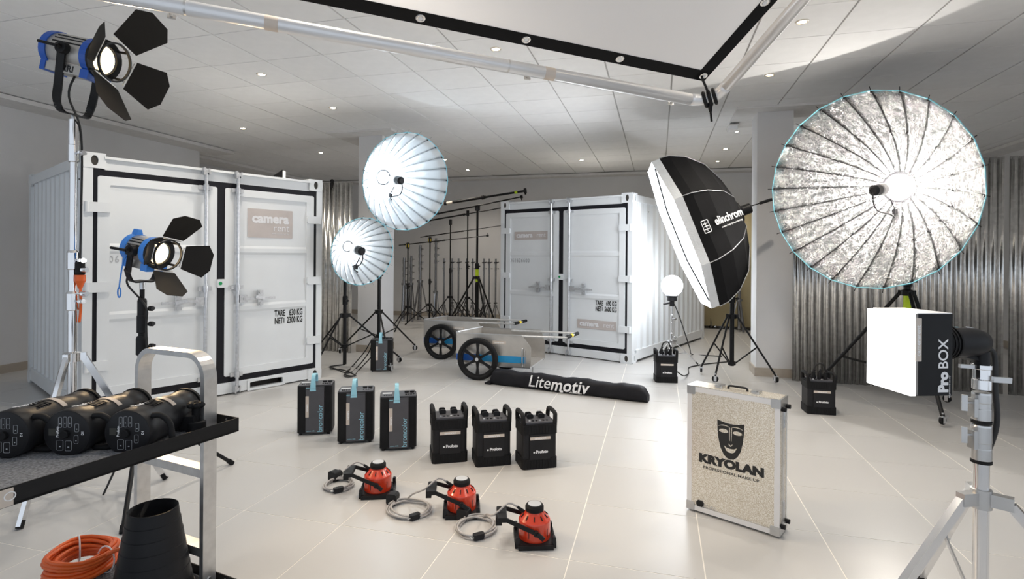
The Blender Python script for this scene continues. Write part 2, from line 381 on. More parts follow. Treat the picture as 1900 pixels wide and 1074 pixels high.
corr('corrugated zinc sheet touching the left container\'s side',-5.25,-4.51,7.02,2.47)
corr('corrugated zinc sheet against the left pillar behind the smaller white umbrella',-4.50,-4.26,6.97,2.47)
# ------------------------------------------------------------------ rear corner on the right: paper roll, curtain
t=thing('paper_backdrop','cream paper backdrop standing against the back wall behind the octagonal softbox','backdrop',(.7,11.45,0))
n=24; v=[]; f=[]
for i in range(n+1):
    x=1.75*i/n; d=.03*sin(x*5); v += [(x,d,.06),(x,d,2.3),(x,d+.01,.06),(x,d+.01,2.3)]
for i in range(n): a=4*i; f += [(a,a+4,a+5,a+1),(a+2,a+3,a+7,a+6),(a+1,a+5,a+7,a+3),(a,a+2,a+6,a+4)]
b=MB(); b.add(v,f,True); b.build('paper_sheet',m_cream,t)
MB().cyl((-.02,.03,2.31),(1.78,.03,2.31),.03,n=14).build('roll_tube',m_base,t)
MB().box((.05,.03,.03),(.3,.2,.06)).box((1.6,.03,.03),(.3,.2,.06)).build('foot',m_dark,t)
b=MB(); v=[]; f=[]
for i in range(13):
    x=.5*i/12; d=.03*sin(i*1.9); v += [(x,d,0.05),(x,d,2.2)]
for i in range(12): f.append((2*i,2*i+2,2*i+3,2*i+1))
b.add(v,f,True); o=b.build('curtain',m_dark); o.location=(.15,11.30,0); tag(o,'dark curtain hanging between the right container and the cream backdrop','curtain')
sm=o.modifiers.new('thick','SOLIDIFY'); sm.thickness=.01
# ================================================================== shipping containers
def container(label, ox, oy, rz, L, lside):
    """local x: across the doors, y: depth from the door face, z: up. doors face -y"""
    W,Hh=2.2,2.26; t=thing('shipping_container',label,'container',(ox,oy,0),rz,'white storage containers')
    # corner castings with their oval holes
    for sx in (-1,1):
        for y in (0,L):
            for z in (0,Hh-.13):
                b=MB(); cxx=sx*(W/2-.08)
                b.box((cxx,y+(.08 if y==0 else -.08),z+.065),(.12,.12,.122))
                e=ell(.026,.043,20); r=rect_at(e,.16,.13)
                yf=-.004 if y==0 else L+.004
                b.ring(r,e,.02,frame((cxx,yf,z+.065),(1,0,0),(0,0,1),(0,-1,0)) if y else frame((cxx,yf+.02,z+.065),(1,0,0),(0,0,1),(0,-1,0)))
                e2=ell(.014,.04,20); r2=rect_at(e2,.16,.13)
                b.ring(r2,e2,.02,frame((sx*(W/2+.004-.02),y+(.08 if y==0 else -.08),z+.065),(0,1,0),(0,0,1),(1,0,0)) if sx>0 else frame((-W/2+.016,y+(.08 if y==0 else -.08),z+.065),(0,-1,0),(0,0,1),(-1,0,0)))
                b.box((cxx,y+(.08 if y==0 else -.08),z+.127),(.16,.16,.006))
                o=b.build('corner_casting',m_cont,t)
                MB().box((cxx,y+(.012 if y==0 else -.012),z+.065),(.09,.006,.1)).build('casting_hole',m_hole,o)
            b=MB().box((sx*(W/2-.035),y+(.045 if y==0 else -.045),Hh/2),(.07,.09,Hh-.25)).build('corner_post',m_cont,t)
    # front frame
    b=MB().box((0,.04,Hh-.085),(W-.30,.05,.11)).box((0,.02,Hh-.035),(W-.30,.07,.022)); b.build('top_rail',m_cont,t)
    b=MB()
    if not lside: b.box((0,.035,.07),(W-.30,.05,.11))
    for x0,x1 in () if not lside else ((-W/2+.15,-.66),(-.28,.28),(.66,W/2-.15)): b.box(((x0+x1)/2,.035,.07),(x1-x0,.05,.11))
    for s in (-1,1) if lside else (): b.box((s*.47,.035,.108),(.38,.05,.034)); b.box((s*.47,.035,.022),(.38,.05,.014))
    b.build('bottom_rail',m_cont,t)
    for s in (-1,1) if lside else ():
        b=MB().ring(rect_at(ell(.17,.035,24),.40,.11),rect_at(ell(.17,.035,24),.35,.066),.012,FRONT(s*.47,.012,.06)); 
        b.build('fork_pocket',m_cont,t); MB().box((s*.47,.12,.06),(.36,.01,.08)).build('pocket_back',m_hole,t)
    # sides, back, roof
    def cprofile(n0,n1,per,amp):
        pts=[]; s=n0; k=0
        while s<n1-1e-6:
            for ds,d in ((0,0),(.35*per,0),(.5*per,amp),(.85*per,amp)):
                if s+ds<=n1: pts.append((s+ds,d))
            s+=per
        pts.append((n1,0)); return pts
    for sx in (-1,1):
        pts=cprofile(.09,L-.09,.205 if L>2.6 else .19,.032); v=[]; f=[]
        for y,d in pts: v += [(sx*(W/2-.012-d),y,.16),(sx*(W/2-.012-d),y,Hh-.10)]
        for i in range(len(pts)-1): f.append((2*i,2*i+2,2*i+3,2*i+1) if sx<0 else (2*i,2*i+1,2*i+3,2*i+2))
        b=MB(); b.add(v,f); b.box((sx*(W/2-.075),L/2,Hh/2),(.03,L-.2,Hh-.3)); b.build('side_panel',m_cont,t)
        MB().box((sx*(W/2-.03),L/2,Hh-.065),(.06,L-.30,.09)).build('top_side_rail',m_cont,t)
        b=MB().box((sx*(W/2-.03),L/2,.10),(.06,L-.30,.13)); b.build('bottom_side_rail',m_cont,t)
        MB().box((sx*(W/2-.012),.16 if L<2.6 else .55,Hh-.22),(.012,.012,.012)).build('vent',m_hole,t)
    MB().box((0,L/2,Hh-.055),(W-.1,L-.1,.03)).build('roof',m_cont,t)
    MB().box((0,L-.05,Hh/2),(W-.14,.03,Hh-.26)).build('back_panel',m_cont,t)
    MB().box((0,L/2,.10),(W-.12,L-.1,.05)).build('floor_panel',m_hole,t)
    # doors
    zb,zt=.135,2.122; zm=(zb+zt)/2; hh=zt-zb
    for s in (-1,1):
        x0,x1=(-1.035,-.0) if s<0 else (0.0,1.035); cxx=(x0+x1)/2; w=x1-x0
        d=MB(); e=rrect(w-.075,hh-.105,.02,4); inn=rrect(w-.25,hh-.25,.01,4)
        d.ring(e,inn,.03,FRONT(cxx,.03,zm))
        # field with two pressed horizontal ribs
        prof=[(-(hh-.25)/2,.014)]
        for zr in (.86,1.45): prof += [(zr-zm-.045,.014),(zr-zm-.02,.002),(zr-zm+.02,.002),(zr-zm+.045,.014)]
        prof += [((hh-.25)/2,.014)]; v=[]; f=[]
        for zz,yy in prof: v += [(cxx-(w-.25)/2,yy,zm+zz),(cxx+(w-.25)/2,yy,zm+zz)]
        for i in range(len(prof)-1): f.append((2*i,2*i+1,2*i+3,2*i+2))
        d.add(v,f); d.box((cxx,.05,zm),(w-.09,.03,hh-.12)); do=d.build('door',m_cont,t)
        MB().ring(rrect(w,hh,.006,4),rrect(w-.08,hh-.11,.02,4),.028,FRONT(cxx,.036,zm)).build('door_seal',m_seal,do)
        bx=s*.15
        MB().cyl((bx,-.03,.06),(bx,-.03,2.20),.0165,n=12).build('locking_bar',m_galv,do)
        for zz in (.055,2.205):
            MB().box((bx,-.02,zz),(.06,.06,.03)).box((bx-.024,-.04,zz),(.014,.05,.075)).box((bx+.024,-.035,zz),(.014,.04,.06)).build('bar_keeper',m_galv,do)
        for zz in (.20,1.075,2.05):
            MB().box((bx,-.014,zz),(.12,.016,.04)).cyl((bx,-.03,zz-.03),(bx,-.03,zz+.03),.024,n=12).build('bar_guide',m_galv,do)
        MB().box((bx+s*.055,-.035,.96),(.075,.02,.075)).bar((bx+s*.05,-.045,.96),(bx+s*.38,-.045,.955),.012,.028).build('handle',m_galv,do)
        MB().box((bx+s*.235,-.02,.96),(.055,.025,.16)).cyl((bx+s*.235,-.03,1.02),(bx+s*.235,-.04,1.02),.018).cyl((bx+s*.235,-.03,.90),(bx+s*.235,-.04,.90),.018).bar((bx+s*.17,-.06,.975),(bx+s*.27,-.055,.955),.014,.03).build('handle_catch',m_galv,do)
        for zz in (.45,1.12,1.80):
            b=MB().rbox((s*.995,-.012,zz),(.17,.022,.085),.02,'y'); b.cyl((s*1.07,-.006,zz-.045),(s*1.07,-.006,zz+.045),.02,n=10); b.build('hinge',m_cont,do)
        if lside and s<0:
            text('061626600',.085,m_greyprint,do,FRONT(-.73,.012,1.355),bold=.0,sx=.78,spacing=1.25)
        if not lside and s<0:
            text('061626600',.085,m_greyprint,do,FRONT(-.74,.012,1.345),bold=.002,sx=.78,spacing=1.25)
        if s>0:
            a,bb=('630','2300') if lside else ('690','5600')
            for zz,l,r in ((.775,'TARE',a+' KG'),(.695,'NET',bb+' KG')):
                text(l,.092,m_ktext,do,FRONT(.555,.012,zz),bold=.0028,sx=.54,align='LEFT'); text(r,.092,m_ktext,do,FRONT(.875,.012,zz),bold=.0028,sx=.54,align='RIGHT')
            MB().rbox((.660,.0115,.70),(.007,.002,.055),.002).build('print_mark',m_ktext,do)
        if lside and s>0:
            MB().rbox((.505,.011,1.735),(.485,.004,.30),.008).build('sticker',m_sticker,do)
            text('camera',.135,m_gtext,do,FRONT(.505,.0075,1.785),bold=.006,sx=1.0); text('rent',.105,m_gtext,do,FRONT(.62,.0075,1.69),sx=1.0)
            text('www.camera-rent.de',.022,m_gtext,do,FRONT(.61,.0075,1.632))
        if not lside:
            sx_,sz=((-.54,1.722) if s<0 else (.57,.475)); sw=.60
            MB().rbox((sx_,.011,sz),(sw,.004,.125),.004).build('sticker',m_sticker,do)
            text('camera',.10,m_gtext,do,FRONT(sx_-.26,.0075,sz+.005),bold=.004,align='LEFT'); text('rent',.10,m_gtext,do,FRONT(sx_+.27,.0075,sz+.005),align='RIGHT',sx=.95)
    b=MB().rbox((.012,-.01,1.12),(.10,.02,.085),.012); lt=b.build('lock_tab',m_cont,t)
    MB().cyl((-.01,-.02,1.12),(-.01,-.023,1.12),.017,n=16).build('green_dot',m_green,lt)
    return t
container('white storage container at the left with the sign on its right door',-4.177+.4196*.005,4.448+.9077*.005,atan2(.9077,.4196),2.25,True)
container('white storage container at the back with two long stickers on its doors',-.324-.9279*1.10,7.315+.373*1.10,atan2(-.373,.9279),2.99,False)
# ================================================================== stands
def caster(parent, x, y, zt=.095, a=0, r=.036):
    b=MB().lathe([(.012,.0),(r*.8,.001),(r,.004),(r,.020),(r*.8,.023),(.012,.024)],16,T(x,y,r) @ RZ(a) @ Matrix.Rotation(pi/2,4,'Y') @ T(-.02,0,-.012))
    o=b.build('caster_wheel',m_rub,parent)
    MB().box((0,0,.0),(.034,.05,.006),T(x,y,zt-.012)@RZ(a)).box((-.018,-.0,-.028),(.004,.028,.058),T(x,y,zt-.01)@RZ(a)).box((.018,-.0,-.028),(.004,.028,.058),T(x,y,zt-.01)@RZ(a)).box((0,.035,-.004),(.03,.035,.004),T(x,y,zt-.012)@RZ(a)).cyl((x,y,zt-.01),(x,y,zt+.02),.008,n=8).build('caster_fork',m_galv,parent)
def knob(b, x, y, z, a, r=.02, l=.045):
    d=Vector((cos(a),sin(a),0)); p=Vector((x,y,z))
    b.cyl(p,p+d*(l*.6),.006,n=8); b.cyl(p+d*(l*.55),p+d*l,r*.75,n=8); b.box((0,0,0),(.012,r*2.4,.014),T(*(p+d*l*.8))@RZ(a))
def stand(label, x, y, segs, m, hub_z, feet, low_z=.12, casters=False, group=None, leg_r=.011, name='light_stand', kang=-.6, mk=None, flat=False, brace=True, mid=.5, hubtag=None, cat='stand'):
    t=thing(name,label,cat,(x,y,0),0,group)
    for i,(z0,z1,r) in enumerate(segs):
        MB().cyl((0,0,z0),(0,0,z1),r,n=14).build('pole',m,t)
        if i<len(segs)-1:
            c=MB().step([(r*1.05,z1-.11),(r*1.42,z1-.105),(r*1.42,z1-.01),(r*1.1,z1+.004)],16).build('collar',mk or m,t)
            b=MB(); knob(b,r*1.2*cos(kang),r*1.2*sin(kang),z1-.055,kang); b.build('knob',mk or m,c)
    r0=segs[0][2]
    h=MB().step([(r0*1.1,hub_z-.03),(r0*1.9,hub_z-.028),(r0*1.9,hub_z+.022),(r0*1.1,hub_z+.03)],14)
    for fx_,fy_ in feet:
        d=Vector((fx_,fy_,0)).normalized(); h.box((0,0,0),(.05,.028,.045),T(d.x*(r0+.02),d.y*(r0+.02),hub_z)@RZ(atan2(d.y,d.x)))
    h.build('leg_hub',mk or m,t)
    if brace:
        l=MB().step([(r0*1.1,low_z-.02),(r0*1.7,low_z-.02),(r0*1.7,low_z+.02),(r0*1.1,low_z+.02)],14); l.build('brace_hub',mk or m,t)
    for fx_,fy_ in feet:
        f=Vector((fx_,fy_,.09 if casters else .012)); d=Vector((fx_,fy_,0)).normalized(); p=d*(r0+.03)+Vector((0,0,hub_z))
        b=MB()
        if flat: b.bar(p,f,leg_r*1.6,leg_r*2.6)
        else: b.cyl(p,f,leg_r,n=10)
        lg=b.build('leg',m,t)
        if brace:
            q=p.lerp(f,mid); b=MB(); s=d*(r0+.01)+Vector((0,0,low_z))
            if flat: b.bar(s,q,leg_r*.7,leg_r*1.6)
            else: b.cyl(s,q,leg_r*.75,n=8)
            b.build('brace',m,lg)
        if casters: caster(lg,f.x,f.y,.10,atan2(d.y,d.x)+.6)
        else: MB().cyl(f-(f-p).normalized()*.03,f+(f-p).normalized()*.008,leg_r*1.35,n=10).build('foot',m_rub,lg)
    return t
def feet3(r, a0): return [(r*cos(a0+2*pi*i/3), r*sin(a0+2*pi*i/3)) for i in range(3)]
# ------------------------------------------------------------------ fresnel lamps
def fresnel(label, origin, axis, R, Lb, doors, small):
    """local z: beam direction, y: up. origin: centre of the lens front"""
    M=zframe(origin,axis,(0,0,1)); t=thing('fresnel_lamp',label,'lamp',M=M,group='fresnel film lamps')
    blue=m_blue2 if small else m_blue
    b=MB().lathe([(R*1.02,-Lb),(R*1.10,-Lb*.96),(R*1.10,-.05)],28,None); 
    b.box((0,-R*.95,-Lb*.52),(R*1.5,R*.9,Lb*.86)); b.build('housing',m_lamp,t)
    b=MB().step([(R*.9,-Lb-.03),(R*1.16,-Lb-.01),(R*1.16,-Lb+.03)],28); b.box((0,-R*1.0,-Lb+.005),(R*1.6,R*.95,.03))
    if small: b.prism([(-.02,0),(.02,0),(.01,.028),(-.01,.028)],-Lb-.015,-Lb+.025,T(0,R*1.13,0))
    b.build('rear_cap',blue,t)
    b=MB().ring(ell(R*1.2,R*1.2,28),ell(R*.98,R*.98,28),.05,T(0,0,-.06)); b.box((0,-R*1.22,-.035),(R*1.7,R*.55,.05)); b.build('front_ring',blue,t)
    b=MB()
    for s in (-1,1):
        for k in range(3): b.box((s*R*1.08*cos(.35+.25*k),R*1.08*sin(.35+.25*k),-Lb*.5),(.004,.012,Lb*.62),None)
    b.build('cooling_slots',m_black,t)
    MB().lathe([(0,.012),(R*.5,.006),(R*.86,-.012)],28,None,caps=False).build('lens',m_lens,t)
    MB().ring(ell(R*1.28,R*1.28,28),ell(R*.9,R*.9,28),.012,T(0,0,-.012)).build('lens_retainer',m_black,t)
    g=MB().ring(ell(R*1.22,R*1.22,32),ell(R*1.12,R*1.12,32),.012,T(0,0,.055)); 
    for a in range(4): g.bar((R*1.2*cos(pi/4+a*pi/2),R*1.2*sin(pi/4+a*pi/2),0),(R*1.25*cos(pi/4+a*pi/2),R*1.25*sin(pi/4+a*pi/2),.06),.012,.008)
    bd=g.build('barndoor_ring',m_black,t)
    for ang,open_,w,l,tp in doors:               # leaf: hinge on the ring at angle ang, opened by open_ from the beam axis
        e=Vector((cos(ang),sin(ang),0)); s=Vector((-sin(ang),cos(ang),0)); out=(Vector((0,0,1))*cos(open_)+e*sin(open_)).normalized(); n=s.cross(out)
        F=frame(e*R*1.26+Vector((0,0,.06)),s,out,n)
        lf=MB().prism([(-w*.5,.008),(w*.5,.008),(w*.5+tp*.35,l*.3),(w*.5+tp,l*.78),(w*.36,l),(-w*.36,l),(-w*.5-tp,l*.78),(-w*.5-tp*.35,l*.3)],-.001,.001,F).build('barndoor_leaf',m_blackdoor,bd)
        MB().cyl(F@Vector((-w*.42,0,0)),F@Vector((w*.42,0,0)),.004,n=6).build('hinge_pin',m_steel,bd)
    return t,M
def yoke(t, M, R, Lb, post, hub=None):
    """U bracket: both arms from the housing sides down to the post top (world point)"""
    p=M.inverted() @ Vector(post); up=(M.inverted().to_3x3() @ Vector((0,0,1))).normalized()
    c=Vector((0,0,-Lb*.5)); side=Vector((1,0,0)); pts=[]
    a=c+side*(R*1.32); b_=c-side*(R*1.32); low=p+up*.012
    pts=catmull([a,a.lerp(low+side*R*1.3,.55),low+side*R*1.22+up*.05,low+side*R*.85,low,low-side*R*.85,low-side*R*1.22+up*.05,b_.lerp(low-side*R*1.3,.55),b_],5)
    bm=MB()
    for i in range(len(pts)-1): bm.bar(pts[i],pts[i+1]+(pts[i+1]-pts[i])*.12,.009,R*.52,up=(0,0,1))
    y=bm.build('yoke',m_black,t)
    MB().cyl(a+side*.012,a-side*.02,.032,n=14).build('tilt_clamp',m_black,y); MB().cyl(b_-side*.012,b_+side*.02,.032,n=14).build('tilt_clamp',m_black,y)
    MB().cyl(b_-side*.01,b_-side*.03+up*.01,.012,n=8).cyl(b_-side*.03,b_-side*.05-Vector((0,0,.09)),.008,n=8).build('tilt_lever',m_black,y)
    MB().cyl(low,low-up*.05,.014,n=10).build('spigot',m_steel,y)
c1=Vector((-3.32,2.42,0))
ax=cdir(.97,-.22,-.10)
lens1=at(195,112,3.02)
doors1=[(RAD(72),1.0,.18,.24,.045),(RAD(-18),.95,.18,.20,.04),(RAD(-108),.85,.18,.25,.04),(RAD(165),.98,.16,.17,.03)]
fr1,M1=fresnel('large silver and blue film lamp lit warm, high on the chrome stand at the left',lens1,ax,.088,.30,doors1,False)
light('SPOT','lamp_beam',fr1,(0,0,.03),P_FRES,(1,.72,.42),.05,spot_size=RAD(130),spot_blend=1.0).rotation_euler=(pi,0,0)
top1=Vector((c1.x,c1.y,2.21)); yoke(fr1,M1,.088,.30,top1)
text('ARRI',.05,m_ktext,fr1,frame((-.0665,-.10,-.16),(0,0,1),(0,1,0),(-1,0,0)),bold=.001,ext=.0012)
MB().box((-.067,-.062,-.16),(.002,.018,.15)).build('label',m_label,fr1)
c2=Vector((-2.93,2.53,0))
lens2=at(297,470,3.10); ax2=cdir(.94,-.16,-.32)
doors2=[(RAD(80),.95,.135,.175,.03),(RAD(-8),1.0,.135,.16,.03),(RAD(-98),.75,.135,.175,.03),(RAD(172),.95,.10,.12,.02)]
fr2,M2=fresnel('smaller silver and blue film lamp lit warm in front of the left container door',lens2,ax2,.072,.20,doors2,True)
light('SPOT','lamp_beam',fr2,(0,0,.03),P_FRES*.6,(1,.72,.42),.04,spot_size=RAD(130),spot_blend=1.0).rotation_euler=(pi,0,0)
top2=Vector((c2.x,c2.y,1.235)); yoke(fr2,M2,.072,.20,top2)
# stands of both lamps
s1=stand('tall chrome stand carrying the large film lamp at the left',c1.x,c1.y,[(.15,1.18,.024),(1.06,1.42,.0215),(1.30,2.05,.0195),(2.02,2.19,.026)],m_chrome,.80,[(.19,-.39),(-.46,.08),(.36,.30)],.35,flat=True,leg_r=.013,kang=.1)
for z in (1.17,1.31):
    b=MB(); knob(b,.03,0.0,z,.25,.022,.06); b.build('wing_knob',m_chrome,s1)
s2=stand('black stand carrying the smaller film lamp before the left container',c2.x,c2.y,[(.06,.92,.0215),(.82,1.05,.019),(.98,1.14,.017),(1.10,1.225,.013)],m_black,.45,[(.344,-.394),(.185,.504),(-.5,-.05)],.20,leg_r=.012,mk=m_plast,kang=.2)
b=MB().tube(catmull([M2@Vector((0,-.10,-.21)),M2@Vector((-.02,-.16,-.2)),c2+Vector((-.07,-.03,1.22)),c2+Vector((.05,-.02,1.1)),c2+Vector((.055,-.02,.98)),c2+Vector((.06,-.02,.7)),c2+Vector((.02,-.03,.45)),c2+Vector((-.12,-.06,.15)),c2+Vector((-.16,-.1,.01))],6),.006,8)
tag(b.build('lamp_cable',m_kcable),'black cable running down the black stand from the smaller film lamp','cable')
b=MB().tube(catmull([M2@Vector((-.085,-.02,-.13)),M2@Vector((-.10,-.06,-.14)),M2@Vector((-.10,-.16,-.15)),M2@Vector((-.10,-.22,-.15))],6),.004,7)
e=M2@Vector((-.10,-.22,-.15)); b.tube([e+Vector((.018*sin(a)*.6,0,-.028+.028*cos(a))) for a in [i*2*pi/14 for i in range(14)]],.004,6,closed=True)
tag(b.build('safety_cord',m_blue2),'blue safety cord hanging from the smaller film lamp','cord')
b=MB().tube(catmull([M1@Vector((0,-.12,-.16)),M1@Vector((.0,-.24,-.17)),top1+Vector((.01,.035,-.1)),c1+Vector((.02,.03,1.6)),c1+Vector((.036,.014,1.36))],6),.006,8)
tag(b.build('lamp_cable',m_kcable),'black cable hanging beside the tall chrome stand','cable')
p=c1+Vector((.045,.01,1.36)); t=thing('power_connector','orange power plug hanging from the black cable on the tall chrome stand','plug',p)
MB().step([(.010,0),(.022,-.01),(.024,-.07),(.020,-.08)],14).build('socket',m_rub,t)
MB().step([(.026,-.08),(.027,-.115),(.018,-.135),(.010,-.16)],14).build('plug_body',m_orange,t)
MB().tube(catmull([(0,0,-.15),(.005,0,-.22),(-.01,.01,-.3),(-.02,.01,-.36)],5),.007,8).build('cable_tail',m_orange,t)
# ------------------------------------------------------------------ parabolic umbrellas
def para(label, hubp, axis, R, dep, n, mpan, mrib, rimcol, power, headside, rib_r=.004, tips=.05, fcol=(.82,.92,1)):
    """local z: beam axis (from hub to rim), origin at the hub"""
    M=zframe(hubp,axis,(0,0,1)); t=thing('parabolic_umbrella',label,'umbrella',M=M,group='parabolic umbrellas')
    r0=.16*R; K=8; da=2*pi/n
    def zz(r): return dep*((r-r0)/(R-r0))**1.55
    v=[]; f=[]; A=4
    for i in range(K+1):
        r=r0+(R-r0)*i/K
        for j in range(A+1):
            a=-da/2+da*j/A; k=cos(da/2)/cos(a); sag=.010*sin(pi*j/A)*(r/R)
            v.append((r*k*cos(a),r*k*sin(a),zz(r)+sag))
    for i in range(K):
        for j in range(A): q=i*(A+1)+j; f.append((q,q+A+1,q+A+2,q+1))
    pan=MB(); pan.add(v,f,True); p0=pan.build('panel',mpan,t); p0.data.materials.append(m_back)
    so=p0.modifiers.new('cloth','SOLIDIFY'); so.thickness=.003; so.offset=-1; so.material_offset=1
    pts=[(r,0,zz(r)+.006+.012*(1-i/10)) for i,r in ((i,r0+(R-r0)*i/10) for i in range(11))]; pts.append((R*(1+tips),0,dep*(1+tips*1.4)))
    rb=MB().tube([Vector(p) for p in pts],rib_r,6); ra=rb.build('rib',mrib,t,RZ(da/2))
    js=1 if rib_r>.003 else .35
    nd=MB().box((R*.60,0,zz(R*.60)+.010),(.03*js,.012*js,.012*js)).build('rib_joint',m_plast,ra); ne=MB().box((R*.985,0,zz(R*.985)+.004),(.016,.02*max(js,.7),.012)).build('rim_clip',m_plast,ra)
    for k in range(1,n):
        o=p0.copy(); COL.objects.link(o); o.parent=t; o.rotation_euler=(0,0,k*da)
        o=ra.copy(); COL.objects.link(o); o.parent=t; o.rotation_euler=(0,0,(k+.5)*da)
        for e_ in (nd,ne): c=e_.copy(); COL.objects.link(c); c.parent=o
    MB().tube([(R*cos(da*(k+.5)),R*sin(da*(k+.5)),dep+.004) for k in range(n)],.0045,6,closed=True).build('rim_cord',rimcol,t)
    MB().ring(ell(r0*1.05,r0*1.05,32),ell(r0*.92,r0*.92,32),.012,T(0,0,-.004)).build('hub_ring',m_plast,t)
    MB().lathe([(0,.012),(r0*.45,.010),(r0*.95,0)],28,None,caps=False).build('hub_plate',mpan,t)
    MB().cyl((0,0,-.12),(0,0,.62*dep),.014,n=10).build('focus_rod',m_alu,t)
    hl=dep*.44
    hd=MB().step([(.045,hl),(.055,hl+.01),(.055,hl+.09),(.048,hl+.10)],20); h=hd.build('flash_head',m_steel,t)
    MB().step([(.046,hl+.10),(.052,hl+.11),(.050,hl+.18),(.03,hl+.2)],18).build('head_rear',m_plast,h)
    MB().lathe([(.042,hl),(.042,hl-.05),(.02,hl-.075),(0,hl-.08)],18,None,caps=False).build('flash_dome',m_glassw,h)
    sx,sy=headside
    MB().tube(catmull([(.0,0,hl+.19),(sx*.1,sy*.1,hl+.20),(sx*.2,sy*.2,hl+.12),(sx*.26,sy*.26,hl*.6),(sx*.3,sy*.3,zz(.3)+.03)],6),.007,8).build('head_cable',m_kcable,t)
    MB().box((sx*.24,sy*.24,zz(.25)+.05),(.03,.05,.05)).cyl((sx*.22,sy*.22,zz(.25)+.05),(sx*.26,sy*.10,zz(.25)+.12),.006).build('cable_clamp',m_plast,t)
    for q in (.32,):
        light('POINT','flash_tube',t,(0,0,hl*.55),power,fcol,.035)
    return t,M
ang=lambda a,dn=0: cdir(sin(a),dn,-cos(a))
SA=at(703,600,7.25); SB=at(640,600,6.78); SC=at(1683,600,5.32)
hubA=at(711,329,7.12); paA,MA=para('larger white umbrella reflector on the tall black stand beside the left pillar',hubA,ang(RAD(43),-.20),.60,.60,24,m_satin,m_ribgrey,m_cyanrim,P_FLASH_A,(.2,-.9),.0016,.06)
hubB=at(645,457,6.62); paB,MB_=para('smaller white umbrella reflector beside the left container',hubB,ang(RAD(45),-.18),.40,.37,24,m_satin,m_ribgrey,m_cyanrim,P_FLASH_B,(.1,-.9),.0014,.07)
hubC=at(1668,347,5.25); paC,MC=para('huge silver foil umbrella reflector at the right',hubC,ang(-RAD(59),-.14),.885,.66,24,m_foil,m_black,m_cyanrim,P_FLASH_C,(-.05,-.95),.0036,.035,(1,.95,.88))
stA=stand('black wheeled stand under the larger white umbrella',SA.x,SA.y,[(.18,1.2,.0225),(1.1,1.85,.019),(1.75,hubA.z-.02,.016)],m_black,.66,[(-4.335-SA.x,6.81-SA.y),(-3.442-SA.x,7.363-SA.y),(.50,-.62)],.34,True,group='wheeled studio stands',mid=.45)
stB=stand('black wheeled stand under the smaller white umbrella',SB.x,SB.y,[(.05,.9,.0225),(.8,1.2,.019),(1.1,hubB.z-.02,.016)],m_black,.66,[(-.05-.14,-.32),(-.62,.20),(.52,.45)],.28,True,group='wheeled studio stands',mid=.45)
stC=stand('black wheeled stand under the huge silver umbrella',SC.x,SC.y,[(.30,1.25,.030),(1.15,1.7,.024),(1.6,hubC.z-.02,.02)],m_black,1.08,[(2.319-SC.x,5.354-SC.y),(2.72-SC.x,6.20-SC.y),(-.62,.52)],.30,True,group='wheeled studio stands',leg_r=.017,mid=.72)
MB().cyl((0,0,.92),(0,0,1.06),.032,n=16).build('tape',m_yellow,stC)
for st,hp,Mx in ((stA,hubA,MA),(stB,hubB,MB_),(stC,hubC,MC)):
    o=Mx@Vector((0,0,-.10)); q=Vector((st.location.x,st.location.y,0)); q.z=hp.z-.03
    MB().bar(q-st.location,o-st.location,.035,.035).sphere(q-st.location,.035,12,8).build('tilt_head',m_plast,st)
# ------------------------------------------------------------------ octagonal softbox
SO=at(1358,640,6.25)
axo=cdir(-.885,-.36,.165); ctr=at(1271,432,6.22); R=.925; dep=.60
Mo=zframe(ctr,axo,(0,0,1)); t=thing('octagonal_softbox','big black octagonal softbox with lit white front between container and pillar','softbox',M=Mo)
da=pi/4
def opt(i,r,z): a=da*(i+.5); return Vector((r*cos(a),r*sin(a),z))
prof=[(1.0,.0),(.985,-.10),(.90,-.26),(.72,-.43),(.46,-.55),(.12,-.60)]
v=[]; f=[]
for k,(rr,z) in enumerate(prof):
    v += [opt(-1,R*rr,z),opt(0,R*rr,z)]
    mid=(v[-1]+v[-2])/2
for k in range(len(prof)-1): f.append((2*k,2*k+2,2*k+3,2*k+1))
b=MB(); b.add(v,f,False); p0=b.build('shell_panel',m_octab,t); so=p0.modifiers.new('cloth','SOLIDIFY'); so.thickness=.004
l=MB(); l.add([opt(-1,R,0),opt(0,R,0),opt(0,R,.09),opt(-1,R,.09)],[(0,1,2,3)]); l0=l.build('lip_panel',m_octal,t); l0.modifiers.new('cloth','SOLIDIFY').thickness=.003
rb=MB().tube([opt(0,R*rr+.006,z) for rr,z in prof],.005,6).build('rod',m_galv,t)
for k in range(1,8):
    for o0 in (p0,l0,rb): o=o0.copy(); COL.objects.link(o); o.parent=t; o.rotation_euler=(0,0,k*da)
b=MB(); b.add([opt(i,R*.985,-.015) for i in range(8)],[tuple(range(8))]); df=b.build('front_diffuser',m_octaf,t); df.modifiers.new('cloth','SOLIDIFY').thickness=.002
MB().step([(.115,-.64),(.13,-.63),(.13,-.59),(.11,-.585)],24).build('speed_ring',m_plast,t)
MB().step([(.05,-.76),(.06,-.75),(.06,-.66),(.075,-.64)],20).build('flash_head',m_plast,t)
back=Mo@Vector((0,0,-.68))
